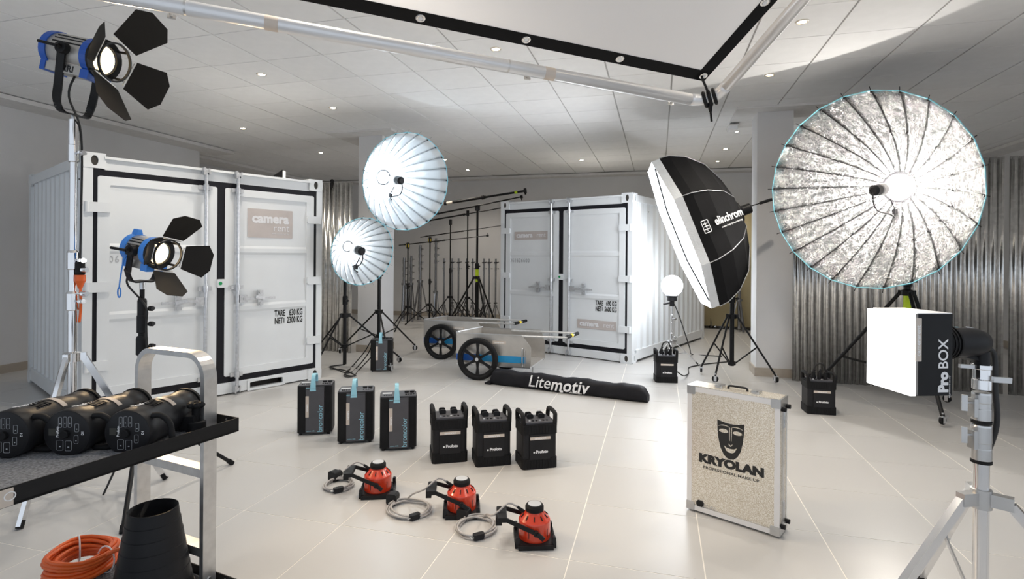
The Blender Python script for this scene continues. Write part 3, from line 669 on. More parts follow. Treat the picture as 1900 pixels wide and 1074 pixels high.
# lettering on the panel turned to the camera
best=max(range(8),key=lambda k:((Mo.to_3x3()@Vector((cos(k*da),sin(k*da),-.35)))).dot(-CF+CR*-.1+CU*.1))
fn=Matrix.Rotation(best*da,4,'Z')
a0=opt(-1,R*.90,-.26); a1=opt(0,R*.90,-.26); b0=opt(-1,R*.72,-.43); b1=opt(0,R*.72,-.43)
o_=(a0+a1+b0+b1)/4; yv=((b0+b1)-(a0+a1)).normalized(); nv=(a1-a0).normalized().cross(yv); 
if nv.dot(o_+Vector((0,0,.3)))<0: nv=-nv
up_l=(Mo.to_3x3()@fn.to_3x3()).inverted()@CU
xv=(a1-a0).normalized(); ts=yv; # text runs along the rim-to-back direction turned to the right in the photo
F=frame(o_+nv*.008,yv,nv.cross(yv),nv)
text('elinchrom',.115,m_wtext,t,fn@F@T(.02,.0,0),bold=.003,ext=.0012)
text('creative image lighting technology',.026,m_wtext,t,fn@F@T(.03,-.075,0),ext=.0012)
b=MB().ring(rrect(.11,.13,.012,3),rrect(.095,.115,.008,3),.002,fn@F@T(-.36,-.01,0)); 
for j in range(-1,2): b.box((0,j*.028,0),(.07,.008,.002),fn@F@T(-.36,-.01,.001))
b.box((0,0,0),(.008,.10,.002),fn@F@T(-.36,-.01,.001)); b.build('emblem',m_wtext,t)
so_=stand('black wheeled stand holding the octagonal softbox',SO.x,SO.y,[(.17,1.0,.025),(.9,1.5,.021),(1.4,back.z-.06,.018)],m_black,.74,[(.515-SO.x,6.952-SO.y),(.627-SO.x,6.462-SO.y),(1.283-SO.x,6.633-SO.y)],.20,True,group='wheeled studio stands',mid=.52)
q=Vector((0,0,back.z-.06)); w=back-Vector((SO.x,SO.y,0))
MB().bar(q,w,.04,.04).sphere(q,.045,12,8).build('tilt_head',m_plast,so_)
h0=w+cdir(.15,.10,0)*.08; MB().cyl(h0,h0+cdir(.93,.3,.0)*.14,.006).cyl(h0+cdir(.93,.3,0)*.12,h0+cdir(.93,.3,0)*.26,.017).build('tilt_handle',m_plast,so_)
# ------------------------------------------------------------------ lit globe on its small stand
g=at(1247,530,7.15); gx,gy=g.x,g.y
t=thing('globe_lamp','glowing white globe lamp on a small chrome stand before the right container\'s side','lamp',(gx,gy,g.z))
MB().sphere((0,0,0),.137,28,18).build('globe',m_globe,t)
MB().step([(.05,-.20),(.062,-.195),(.062,-.15),(.075,-.14),(.075,-.125)],20).build('lamp_base',m_plast,t)
MB().step([(.075,-.136),(.085,-.13),(.085,-.12),(.07,-.118)],20).build('collar',m_galv,t)
MB().cyl((0,0,-.20),(0,0,-.27),.03,n=12).cyl((0,0,-.22),(-.11,-.03,-.245),.011,n=8).build('mount',m_plast,t)
stand('small chrome stand under the glowing globe lamp',gx,gy,[(.06,.42,.013),(.36,.66,.011),(.60,g.z-.26,.009)],m_chrome,.30,[(.33,.10),(-.22,.18),(-.08,-.30)],.14,leg_r=.007,group='small chrome stands')
# ------------------------------------------------------------------ boom stands at the back
BO=[(757,10.5,448,(740,455),(905,437),.0105,'black boom stand farthest left at the back wall','thin black boom pole lowest of the five at the back',.42,.30),
    (798,11.0,438,(780,440),(934,418),.0105,'second black boom stand from the left at the back wall','thin black boom pole second lowest of the five at the back',.42,.30),
    (836,11.4,405,(786,411),(934,385),.016,'third black boom stand from the left at the back wall','black boom pole in the middle of the five at the back',.55,.12),
    (868,11.2,388,(800,399),(968,365),.017,'fourth black boom stand from the left at the back wall','black boom pole second from the top of the five at the back',.55,.12),
    (886,10.4,378,(815,379),(975,354),.027,'thick black boom stand with a yellow tag next to the right container','thick black boom pole topmost at the back',1.0,.15)]
for i,(u,d,vt,pl,pr,r,la,lb,hz,lz) in enumerate(BO):
    p=at(u,vt,d); big=i==4; k=1.6 if big else 1
    st=stand(la,p.x,p.y,[(.12,(p.z-.1)*.55,.017*k),((p.z-.1)*.5,p.z-.05,.013*k)],m_black,hz,feet3(.50 if not big else .62,.5+i*.7),lz,leg_r=.010*k,group='black boom stands',name='boom_stand',mk=m_plast)
    MB().step([(.02,p.z-.14),(.032*k,p.z-.13),(.032*k,p.z-.03),(.02,p.z-.02)],10).build('boom_clamp',m_plast,st)
    a,b_=at(*pl,d+.05),at(*pr,d-.3)
    q=p; ln=(b_-a); ba=thing('boom_pole',lb,'boom pole',a,group='boom poles on stands')
    MB().cyl((0,0,0),ln*.55,r,n=10).cyl(ln*.5,ln,r*.75,n=10).build('tube',m_black,ba)
    MB().cyl(ln*.985,ln*1.01,r*1.9,n=10).cyl(ln,ln+Vector((0,0,-.07 if i>1 else .05)),r*.6,n=8).build('end_clamp',m_plast,ba)
    MB().cyl(ln*.5,ln*.53,r*1.45,n=10).cyl(ln*.06,ln*.09,r*1.4,n=10).build('collar',m_plast,ba)
    if big:
        MB().cyl((0,0,.92),(0,0,1.16),.032,n=14).build('tape',m_yellow,st); MB().cyl(ln*.88,ln*.91,.0285,n=12).build('tape',m_yellow,ba); MB().cyl(ln*.02,ln*.16,.0285,n=12).build('label',m_label,ba); MB().cyl((0,0,.10),(0,0,.9),.036,n=12).build('weight_tube',m_black,st)
    if i<2: MB().box((0,0,p.z-.08),(.05,.05,.06)).build('yellow_plate',m_yel2,st)
# ------------------------------------------------------------------ chrome stands folded and parked at the back wall
def folded(label, x, y, h, spread=.05, tiers=4, group='chrome stands parked at the back wall', legs_h=.55, k=1.0):
    t=thing('parked_stand',label,'stand',(x,y,0),random.uniform(0,2),group)
    MB().cyl((0,0,.05),(0,0,h),.019*k,n=10).build('pole',m_parked,t)
    b=MB(); c=MB()
    for i in range(tiers):
        z=h-.08-i*.14; c.step([(.016*k,z-.05),(.022*k,z-.048),(.022*k,z+.03),(.016*k,z+.032)],12); knob(b,.02,0,z,random.uniform(-.4,.4),.016,.05)
    c.build('collar',m_parked,t); b.build('knob',m_parked,t)
    for q in range(3):
        a=q*2*pi/3; MB().bar((.03*cos(a),.03*sin(a),legs_h),((.03+spread)*cos(a),(.03+spread)*sin(a),.02),.02*k,.012*k).build('leg',m_parked,t)
    MB().step([(.02,legs_h-.02),(.04*k,legs_h-.018),(.04*k,legs_h+.03),(.02,legs_h+.03)],12).build('leg_hub',m_parked,t)
    return t
for u,d,vt,lab,sp,lh,k in ((750,11.6,478,'chrome stand leaning left at the back wall, leftmost of all',.06,.80,1.4),(763,11.7,474,'chrome stand just right of the leftmost one at the back wall',.06,.80,1.4),(780,11.6,455,'wide legged bright chrome stand between the first two boom stands',.18,.86,1.7),(809,11.8,442,'tallest chrome stand at the back wall, beside the second boom stand',.06,.62,1.4)):
    p=at(u,vt,d); folded(lab,p.x,p.y,p.z,sp,4,legs_h=lh,k=k)
row=[824,839,851,866,877,898,908,920]; nm=['first','second','third','fourth','fifth','sixth','seventh','eighth']
for i,u in enumerate(row):
    p=at(u,483,11.75); t=folded(nm[i]+' from the left in the row of thin chrome stands with black knobs',p.x,p.y,1.36,.10,2,legs_h=.32)
    MB().sphere((0,0,1.27),.028,10,8,(1.7,1,.6)).sphere((0,0,.40),.028,10,8,(1.7,1,.6)).build('black_knob',m_plast,t)
for i,(u,d,h,lab) in enumerate(((1318,10.9,1.25,'folded chrome stand before the cream backdrop, left one of the pair'),(1334,10.9,1.2,'folded chrome stand before the cream backdrop, right one of the pair'),(1371,10.4,1.95,'tall chrome stand behind the octagonal softbox before the cream backdrop'))):
    p=at(u,610,d); folded(lab,p.x,p.y,h,.05 if i<2 else .14,3,'chrome stands parked before the backdrop',.6,1.5)
# ================================================================== trolley in the left foreground
TL=Vector((-.17,-.985,0)).normalized(); TW=Vector((-.985,.17,0)).normalized(); TO=Vector((-1.498,1.689,0)); TWID,TLEN=.58,1.15
Mt=frame(TO,-TL,TW,(0,0,1)); tr=thing('trolley','black carpeted equipment trolley with aluminium end frame in the left foreground','trolley',M=Mt)
# local: x = -length (0 at the right end), y = width away from the camera, z up
def tray(z, nm):
    c=(-TLEN/2,TWID/2); b=MB().box((c[0],c[1],z-.045),(TLEN,TWID,.006)); o=b.build(nm,m_black,tr)
    MB().box((c[0],c[1],z-.038),(TLEN-.01,TWID-.01,.009)).build('carpet',m_carpet,o)
    for p,q in (((c[0],.002,z-.024),(TLEN,.004,.05)),((c[0],TWID-.002,z-.024),(TLEN,.004,.05)),((-.002,c[1],z-.024),(.004,TWID,.05)),((-TLEN+.002,c[1],z-.024),(.004,TWID,.05))): MB().box(p,q).build('rim',m_black,o)
    for y in (.06,.13): MB().cyl((-.005,y,z-.012),(-.0065,y,z-.012),.004,n=8).build('rivet',m_steel,o)
    return o
ut=tray(.80,'upper_tray'); lt=tray(.20,'lower_tray')
def loop(x):
    y0,y1,zt,r=.095,.485,1.03,.085; c=[(y0,.10)]+[(y0,zt-r)]
    pts=[(x,y0,.14),(x,y0,zt-r)]+[(x,y0+r-r*cos(a),zt-r+r*sin(a)) for a in [pi/2*i/8 for i in range(1,9)]]+[(x,y1-r+r*sin(a),zt-r+r*cos(a)) for a in [pi/2*i/8 for i in range(1,9)]]+[(x,y1,.14)]
    n=len(pts); v=[]; f=[]
    for i,p in enumerate(pts):
        p=Vector(p); t_=(Vector(pts[min(i+1,n-1)])-Vector(pts[max(i-1,0)])).normalized(); nn=Vector((1,0,0)).cross(t_)
        for sx,sn in ((-1,-1),(1,-1),(1,1),(-1,1)): v.append(p+Vector((sx*.026,0,0))+nn*sn*.010)
    for i in range(n-1):
        for q in range(4): f.append((4*i+q,4*i+(q+1)%4,4*i+4+(q+1)%4,4*i+4+q))
    f += [(3,2,1,0),(4*n-4,4*n-3,4*n-2,4*n-1)]
    o=MB(); o.add(v,f); lo=o.build('end_frame',m_alu,tr)
    for z in (.60,.31): MB().box((x,(y0+y1)/2,z),(.045,y1-y0-.02,.032)).build('crossbar',m_alu,lo)
    for z in (.16,.21,.75): MB().cyl((x+.0,y0-.010,z),(x+.0,y0-.014,z),.007,n=8).build('bolt',m_steel,lo)
    MB().box((x,y1-.02,.775),(.06,.05,.03)).build('bracket',m_black,lo)
loop(-.052); loop(-1.05)
for x in (-.1,-1.05):
    for y in (.08,.5):
        w=MB().step([(.02,-.018),(.065,-.016),(.065,.016),(.02,.018)],18,T(x,y,.0655)@Matrix.Rotation(pi/2,4,'X')).build('wheel',m_rub,tr); MB().box((x,y,.115),(.05,.06,.08)).build('wheel_fork',m_galv,w)
MB().box((-.695,-.003,.776),(.05,.003,.045)).build('label_plate',m_label,tr); MB().ring(ell(.013,.012,18),ell(.0105,.0095,18),.001,FRONT(-.678,-.005,.779)).build('print_mark',m_wtext,tr)
# ------------------------------------------------------------------ compact flash heads on the trolley
def mono(label, p, first=None):
    M=frame(p,Vector((.96,.28,0)),(0,0,1),Vector((.28,-.96,0)))          # local z towards the camera (rear panel), x right, y up
    if first: t=copy_tree(first); t.matrix_world=M; t['label']=label; return t
    t=thing('monolight',label,'flash head',M=M,group='flash heads on the trolley')
    MB().lathe([(.050,-.315),(.062,-.31),(.062,-.262),(.060,-.255),(.060,-.235),(.0665,-.215),(.069,-.16),(.069,-.06),(.0745,-.045),(.0750,-.006),(.072,0)],32).build('housing',m_plast,t)
    MB().ring(ell(.066,.066,28),ell(.05,.05,28),.012,T(0,0,-.327)).build('front_ring',m_rub,t)
    rp=MB().lathe([(0,.004),(.066,.004),(.071,.0)],32,None,caps=False).build('rear_panel',m_plast,t)
    MB().step([(.013,.004),(.013,.014),(.011,.016)],18).build('dial',m_rub,rp)
    for x,y,w,h in ((-.018,.036,.011,.034),(-.003,.037,.011,.034),(.012,.037,.011,.034),(.034,.019,.013,.026),(.032,-.018,.013,.027),(-.018,-.036,.020,.032),(.008,-.038,.020,.032)):
        MB().ring(rrect(w,h,.003,2),rrect(w-.0012,h-.0012,.0026,2),.0006,T(x,y,.004)).build('button',m_wirehi,rp)
        MB().box((x,y-.004,.0043),(w*.25,.003,.0004)).build('print_mark',m_wirehi,rp)
    MB().box((-.042,.006,.0045),(.022,.022,.001)).build('display',m_dimglass,rp)
    text('Profoto',.011,m_wtext,rp,T(-.026,.006,.0042)@RZ(pi/2),ext=.0002,bold=.0003); text('D1',.010,m_wtext,rp,T(.052,.002,.0042)@RZ(pi/2),ext=.0002,bold=.0003)
    text('Profoto',.021,m_wtext,t,frame((-.012,.0695,-.085),Vector((.35,0,-1)),Vector((-1,.1,-.35)),(0,1,0)),ext=.0005,bold=.0008)
    for k in range(5): MB().box((.0,.0665,-.10),(.035,.003,.0035),RZ(-.25)@T(-.002,.0025,.012-.011*k)).build('vent_slot',m_black,t)
    # label band round the housing
    v=[]; f=[]
    for i in range(13):
        a=RAD(40+80*i/12); v += [(.0706*cos(a),.0706*sin(a),-.175),(.0706*cos(a),.0706*sin(a),-.155)]
    for i in range(12): f.append((2*i,2*i+2,2*i+3,2*i+1))
    b=MB(); b.add(v,f,True); b.build('label_band',m_label,t)
    MB().tube(catmull([(.060,.048,-.03),(.088,.046,-.034),(.112,.018,-.04),(.114,-.035,-.048),(.096,-.060,-.052),(.05,-.060,-.05)],6),.0095,10).build('handle',m_rub,t)
    b=MB().box((.078,-.030,-.225),(.05,.05,.06)); b.step([(.03,-.035),(.034,-.03),(.034,.0),(.03,.004)],18,frame((.095,-.03,-.225),(1,0,0),(0,0,-1),(0,1,0))); br=b.build('mount',m_plast,t)
    b=MB().cyl((.095,-.03,-.225),(.095,.022,-.225),.014,n=12); 
    for k in range(6): b.sphere((.095+.018*cos(k*pi/3),.030,-.225+.018*sin(k*pi/3)),.0145,10,6,(1,.8,1))
    b.build('mount_knob',m_rub,br); return t
f1=mono('black flash head nearest to the trolley\'s aluminium frame',at(236,803,1.755))
mono('black flash head in the middle of the three on the trolley',at(124,804,1.725),f1); mono('black flash head cut by the photo\'s left edge on the trolley',at(10,807,1.69),f1)
# ------------------------------------------------------------------ snoot and cable coil on the lower tray
sp=at(284,1000,1.94); t=thing('cone_snoot','black ribbed cone light snoot standing on the trolley\'s lower tray','snoot',(sp.x,sp.y,.168)); prof=[]
n=7
for i in range(n):
    z0=.035+.30*i/n; z1=.035+.30*(i+1)/n; r0=.128-.052*i/n; r1=.128-.052*(i+1)/n; prof += [(r0,z0),(r1+.002,z1-.002)]
b=MB().step([(.150,0),(.150,.02),(.132,.036)],36)
for a,c in zip(prof,prof[1:]): b.lathe([a,c],36,None,caps=False)
b.lathe([(prof[-1][0],prof[-1][1]),(prof[-1][0]-.004,prof[-1][1]+.001),(prof[-1][0]-.006,.06)],36,None,caps=False); b.build('cone',m_plast,t)
text('camera',.026,m_wtext,t,frame((.122*cos(-1.25),.122*sin(-1.25),.075),(-sin(-1.25),cos(-1.25),.16),(0,-.0,1),(cos(-1.25),sin(-1.25),0)),ext=.003,bold=.0004)
cp=at(152,1050,2.12); random.seed(3); t=thing('cable_coil','coiled orange power cable on the trolley\'s lower tray','cable',(cp.x,cp.y,.168)); pts=[]
for i in range(15*20):
    a=2*pi*i/20; k=i/20; pts.append((( .098+.018*sin(k*2.4))*cos(a),(.098+.018*sin(k*2.4))*sin(a),.012+.075*abs(((k*.37)%2)-1)+.004*sin(3*a)))
MB().tube(pts,.0075,7).build('cable',m_orange,t); MB().tube(catmull([pts[-1],(.14,.02,.09),(.17,.05,.08)],5),.0075,7).build('cable_end',m_orange,t)
for a in (.2,2.6): MB().tube([((.098)*cos(a)+ .034*cos(q)*cos(a),(.098)*sin(a)+.034*cos(q)*sin(a),.05+.052*sin(q)) for q in [i*2*pi/18 for i in range(18)]],.003,6,closed=True).build('tie',m_wtext,t)
# ================================================================== power packs
def bron(label, x, y, rz, first=None):
    if first: t=copy_tree(first); t.location=(x,y,0); t.rotation_euler=(0,0,rz); t['label']=label; return t
    t=thing('power_pack',label,'power pack',(x,y,0),rz,'grey power packs with light blue handles'); w,d,h=.262,.185,.375
    MB().rbox((0,d/2,h/2+.012),(w,d,h-.012),.022,'z',4).build('case',m_rub,t)
    MB().rbox((.003,-.003,h/2+.004),(w*.52,.012,h-.03),.006).build('front_panel',m_gplast,t)
    MB().prism([(-.5*w*.52,-.002),(.5*w*.52,-.002),(.5*w*.52,.03),(-.5*w*.52,.03)],h-.03,h+.004,T(.003,0,0)).build('panel_top',m_gplast,t)
    MB().rbox((0,d/2+.004,h+.006),(w-.012,d-.016,.014),.015,'z').build('control_panel',m_gplast,t)
    for i in range(4): MB().cyl((-.10+.016*i,.05,h+.012),(-.10+.016*i,.05,h+.017),.006,n=8).build('button',m_black,t)
    for i in range(4): MB().cyl((.055+.018*i,.055,h+.012),(.055+.018*i,.055,h+.018),.007,n=8).build('button',m_black,t)
    for xx in (.06,.10): MB().cyl((xx,.12,h+.012),(xx,.12,h+.022),.017,n=14).build('socket',m_black,t)
    MB().box((-.08,.11,h+.013),(.07,.04,.003)).build('display',m_wirehi,t)
    pts=[(-.012,-.004,h-.03),(-.012,.0,h+.02),(-.012,.012,h+.070),(-.012,.045,h+.088),(-.012,d-.045,h+.07),(-.012,d-.03,h+.01)]; pts=catmull(pts,5); b=MB()
    for i in range(len(pts)-1): b.bar(pts[i],pts[i+1]+(pts[i+1]-pts[i])*.1,.042-.014*min(1,i/8),.012,up=(1,0,0)) if False else b.box((0,0,(pts[i+1]-pts[i]).length/2),(.046-.018*min(1,i/9),.012,(pts[i+1]-pts[i]).length*1.15),frame(pts[i],(1,0,0),(pts[i+1]-pts[i]).cross(Vector((1,0,0))),(pts[i+1]-pts[i])))
    b.build('handle',m_cyan,t)
    MB().box((-.052,-.006,h-.012),(.026,.006,.008)).build('badge',m_cyan,t)
    MB().rbox((-.054,-.0098,h*.60),(.024,.002,.165),.002).build('label',m_label,t)
    text('camera',.021,m_wtext,t,FRONT(-.054,-.0112,h*.575)@RZ(pi/2),bold=.0006,ext=.0004); text('broncolor',.052,m_cyan,t,FRONT(.044,-.0095,.130)@RZ(pi/2),ext=.0005,bold=.0004); text('scoro A4S',.014,m_cyan,t,FRONT(-.028,-.0095,.035),ext=.0005)
    for sx in (-1,1):
        for yy in (.02,d-.02): MB().cyl((sx*.105,yy,0),(sx*.105,yy,.014),.012,n=10).build('foot',m_black,t)
    return t
def midp(a,b): return ((a[0]+b[0])/2,(a[1]+b[1])/2,atan2(b[1]-a[1],b[0]-a[0]))
q=midp((-2.70,3.65),(-2.468,3.771)); bp=bron('grey power pack with light blue handle, left of the front three',q[0],q[1],RAD(26))
q=midp((-2.31,3.573),(-2.044,3.687)); bron('grey power pack with light blue handle, middle of the front three',q[0],q[1],RAD(26),bp)
q=midp((-1.926,3.522),(-1.679,3.65)); bron('grey power pack with light blue handle, right of the front three beside the black ones',q[0],q[1],RAD(27),bp)
q=midp((-3.359,5.904),(-3.095,6.016)); bron('grey power pack with light blue handle, standing alone with cables before the left pillar',q[0],q[1],RAD(24),bp)
def pro(label, x, y, rz, first=None):
    if first: t=copy_tree(first); t.location=(x,y,0); t.rotation_euler=(0,0,rz); t['label']=label; return t
    t=thing('power_pack',label,'power pack',(x,y,0),rz,'black power packs with two handles'); w,d,h=.245,.205,.295
    MB().rbox((0,d/2,h/2),(w-.012,d-.012,h),.018,'z').build('case',m_plast,t)
    MB().rbox((0,d/2,.034),(w,d,.068),.022,'z').build('bottom_bumper',m_rub,t); MB().rbox((0,d/2,h-.036),(w,d,.062),.022,'z').build('top_bumper',m_rub,t)
    b=MB()
    for i in range(11): b.box((-.10+.02*i,-.001,h-.036),(.006,.004,.05)); b.box((-.10+.02*i,-.001,.034),(.006,.004,.055))
    b.build('bumper_ridges',m_rub,t)['kind']='stuff'
    MB().rbox((0,.002,h/2),(w*.58,.012,h-.13),.004).build('front_panel',m_plast,t)
    MB().rbox((.0,-.0045,.205),(.14,.002,.020),.002).build('label',m_label,t); text('camerarent',.017,m_wtext,t,FRONT(0,-.0058,.205),ext=.0004,bold=.0004)
    text('Profoto',.026,m_wtext,t,FRONT(.012,-.0045,.115),ext=.0005,bold=.0012); MB().rbox((-.042,-.0045,.113),(.012,.001,.010),.003).build('emblem',m_wtext,t)
    MB().rbox((0,d/2,h+.004),(w-.05,d-.03,.012),.012,'z').build('control_panel',m_gplast,t)
    for i in range(6): MB().box((-.06+.024*i,.05,h+.012),(.012,.012,.006)).build('button',m_wirehi if i%3==0 else m_black,t)
    for xx,yy in ((-.04,.11),(.04,.11),(-.04,.16),(.04,.16)): MB().rbox((xx,yy,h+.024),(.045,.014,.034),.012).build('socket_lid',m_plast,t)
    for s in (-1,1):
        pts=catmull([(s*(w/2-.015),.020,h-.03),(s*(w/2-.012),.022,h+.035),(s*(w/2-.010),.042,h+.062),(s*(w/2-.010),d-.05,h+.062),(s*(w/2-.012),d-.025,h+.035),(s*(w/2-.015),d-.022,h-.03)],5)
        MB().tube(pts,.0145,10).build('handle',m_rub,t)
    return t
q=midp((-1.462,3.403),(-1.248,3.525)); pp=pro('black power pack with two handles, left of the front three',q[0],q[1],RAD(28))
q=midp((-1.165,3.43),(-.939,3.553)); pro('black power pack with two handles, middle of the front three',q[0],q[1],RAD(28),pp)
q=midp((-.863,3.46),(-.627,3.604)); pro('black power pack with two handles, right of the front three',q[0],q[1],RAD(29),pp)
q=midp((-.012,6.324),(.227,6.369)); g1=pro('black power pack with plugged cables beside the globe lamp\'s stand',q[0],q[1],RAD(9),pp)
q=midp((1.315,5.45),(1.558,5.47)); g2=pro('black power pack with plugged cables before the right corrugated sheets',q[0],q[1],RAD(3),pp)
for gg in (g1,g2):
    for i,xx in enumerate((-.05,0,.05)):
        p=MB().cyl((xx,.08,.295),(xx,.075,.37),.017,n=10).cyl((xx,.075,.37),(xx+.01,.07,.395),.01,n=8).build('plug',m_plast,gg)
    MB().tube(catmull([(-.05,.075,.38),(-.03,.06,.44),(.02,.05,.45),(.05,.075,.38)],6),.008,8).build('plug_cable',m_kcable,gg)
# ================================================================== red lamps lying face down
def redhead(label, x, y, rz, first=None):
    if first: t=copy_tree(first); t.location=(x,y,0); t.rotation_euler=(0,0,rz); t['label']=label; return t
    t=thing('red_lamp',label,'lamp',(x,y,0),rz,'red film lamps lying face down')
    b=MB().ring(rrect(.185,.175,.01,3),rect_at(rrect(.185,.175,.01,3),.10,.10),.012,T(0,0,.012)); b.box((0,-.092,.012),(.17,.008,.022)); b.box((0,.092,.012),(.17,.008,.022)); b.box((-.096,0,.016),(.008,.15,.03)); b.box((.096,0,.016),(.008,.15,.03)); b.build('barndoor_frame',m_black,t)
    for sx in (-1,1):
        for sy in (-1,1): MB().rbox((sx*.088,sy*.075,.04),(.018,.022,.035),.006).build('barndoor_clip',m_plast,t)
    MB().step([(.076,.022),(.079,.026),(.079,.108),(.077,.113),(.046,.146),(.042,.152)],36).build('housing',m_red,t)
    for k in range(10):
        a=k*2*pi/10+.2; M=RZ(a)@T(.061,0,.1325)@Matrix.Rotation(RAD(44),4,'Y'); MB().box((0,0,0),(.022,.005,.004),M).build('vent_slot',m_black,t)
        if k%2==0: MB().box((.0785,0,.065),(.003,.003,.04),RZ(a+.3)).build('vent_slot',m_black,t)
    cp=MB().step([(.040,.150),(.046,.154),(.046,.172),(.040,.182),(.036,.183)],28).build('cap',m_rub,t); MB().cyl((0,0,.183),(0,0,.1845),.033,n=24).build('label_disc',m_wirehi,cp)
    for s in (-1,1):
        MB().bar((.0,s*.088,.078),(-.145,s*.062,.135),.020,.006,up=(0,1,0)).build('yoke_arm',m_black,t); MB().cyl((0,s*.078,.078),(0,s*.100,.078),.013,n=10).build('pivot',m_black,t)
    MB().rbox((-.162,0,.133),(.05,.13,.022),.006,'y').box((-.178,-.03,.12),(.03,.035,.04)).build('yoke_clamp',m_black,t)
    MB().bar((.005,-.102,.082),(.035,-.108,.058),.020,.010,up=(0,1,0)).build('wing_lever',m_black,t)
    MB().cyl((-.045,.01,.135),(-.085,.015,.162),.009,.0065,n=10).build('strain_relief',m_rub,t); return t
redpos=[(-1.595,2.915,RAD(22),'red lamp lying face down, leftmost of the three'),(-1.035,2.825,RAD(20),'red lamp lying face down, middle of the three'),(-.582,2.635,RAD(18),'red lamp lying face down, nearest to the camera of the three')]
r0=None; random.seed(11)
for i,(x,y,a,lab) in enumerate(redpos):
    t=redhead(lab,x,y,a,r0); r0=r0 or t
    Mr=T(x,y,0)@RZ(a)
    ctr=[(-1.865,2.925),(-1.315,2.755),(-.895,2.665)][i]; rx,ry=[(.082,.085),(.115,.105),(.098,.105)][i]
    c=thing('cable_coil','grey cable coil with plugs beside the '+['leftmost','middle','nearest'][i]+' red lamp','cable',(ctr[0],ctr[1],0),0,'grey cable coils')
    loc=lambda p:(Mr@Vector(p))-Vector((ctr[0],ctr[1],0))
    p0=loc((-.083,.015,.161)); p1=loc((-.13,.02,.178)); p2=loc((-.20,.0,.13)); pts=[p0,p1,p2]; ph=[1.0,2.2,1.6][i]
    s0=Vector((rx*cos(ph),ry*sin(ph),.03)); pts.append(p2.lerp(s0,.6)); turns=4; N=12
    for k in range(N*turns+3):
        q=ph+2*pi*k/N; rr=1+.10*sin(k*.9+i)-.012*k/N; pts.append(Vector((rx*rr*cos(q),ry*rr*sin(q),.006+.0055*(k//N)+.003*sin(k))))
    MB().tube(catmull(pts,3),.0052,7).build('cable',m_gcable,c)
    a1=[2.4,2.7,2.5][i]; d=Vector((rx*1.25*cos(a1),ry*1.25*sin(a1),0)); Mz=T(d.x,d.y,.03)@RZ(a1+.5)
    MB().rbox((0,0,0),(.06,.05,.06),.012).build('plug_block',m_plast,c,Mz); MB().step([(.02,0),(.024,.004),(.024,.02),(.018,.026)],12,frame((0,-.025,.0),(1,0,0),(0,0,1),(0,-1,0))).build('plug_face',m_rub,c,Mz)
    a2=[-1.0,-.9,-1.1][i]; d=Vector((rx*cos(a2),ry*1.02*sin(a2),0)); Mz=T(d.x,d.y,.017)@RZ(a2+pi/2+.3)
    MB().rbox((0,0,0),(.058,.03,.026),.008,'z').build('switch_plug',m_plast,c,Mz); MB().cyl((-.029,.006,0),(-.045,.006,0),.0025,n=6).cyl((-.029,-.006,0),(-.045,-.006,0),.0025,n=6).build('plug_pins',m_steel,c,Mz)
# ================================================================== make-up case
W,Dp,Hc=.478,.125,.700; a=atan2(-.21,.43); t=thing('makeup_case','champagne coloured hammered metal case with a black mask emblem','case',(.167,3.192,0),a)
MB().box((W/2,Dp/2,Hc/2+.010),(W-.006,Dp-.004,Hc-.024)).build('shell',m_spark,t)
MB().rbox((W/2,-.0005,Hc/2+.010),(W-.05,.004,Hc-.07),.004).build('front_sheet',m_spark,t)
for p,q in (((W/2,Dp/2,Hc-.012),(W,Dp+.004,.012)),((W/2,Dp/2,.018),(W,Dp+.004,.012))): MB().box(p,q).build('edge_profile',m_alu,t)
for y in (-.001,Dp+.001):
    for x,z,wx,wz in ((W/2,Hc-.022,W,.026),(W/2,.026,W,.026),(.012,Hc/2,.026,Hc-.03),(W-.012,Hc/2,.026,Hc-.03)): MB().box((x,y,z+.0),(wx,.005,wz)).build('edge_profile',m_aluw,t)
MB().box((W-.001,Dp/2,Hc/2),(.006,.03,Hc-.03)).build('edge_profile',m_alu,t)
for x in (.02,W-.02):
    for z in (.034,Hc-.026):
        MB().rbox((x,-.003,z),(.046,.006,.046),.006).box((x+(.021 if x>.2 else -.021),Dp/2,z),(.006,Dp+.006,.046)).build('corner_cap',m_steel,t); MB().cyl((x,-.005,z),(x,-.008,z),.005,n=8).build('rivet',m_steel,t)
for x in (.07,W-.07): MB().cyl((x,.03,0),(x,.03,.014),.014,n=12).build('foot',m_rub,t); MB().cyl((x,Dp-.03,0),(x,Dp-.03,.014),.014,n=12).build('foot',m_rub,t)
for z in (.055,Hc-.055):
    for y in (.025,Dp-.02): MB().cyl((W,y,z),(W+.022,y,z),.012,n=12).build('foot',m_rub,t)
for z in (.13,Hc-.115): MB().box((W+.003,Dp/2,z),(.004,.026,.085)).cyl((W+.005,Dp/2,z-.04),(W+.005,Dp/2,z+.04),.004,n=8).build('hinge',m_galv,t)
for x in (.155,.345): MB().rbox((x,Dp/2,Hc+.004),(.045,.06,.012),.006,'z').box((x,Dp*.3,Hc+.010),(.026,.03,.010)).build('latch',m_steel,t)
MB().tube(catmull([(.20,Dp/2,Hc-.005),(.205,Dp/2,Hc+.012),(.25,Dp/2,Hc+.014),(.295,Dp/2,Hc+.012),(.30,Dp/2,Hc-.005)],4),.006,8).build('handle',m_plast,t)
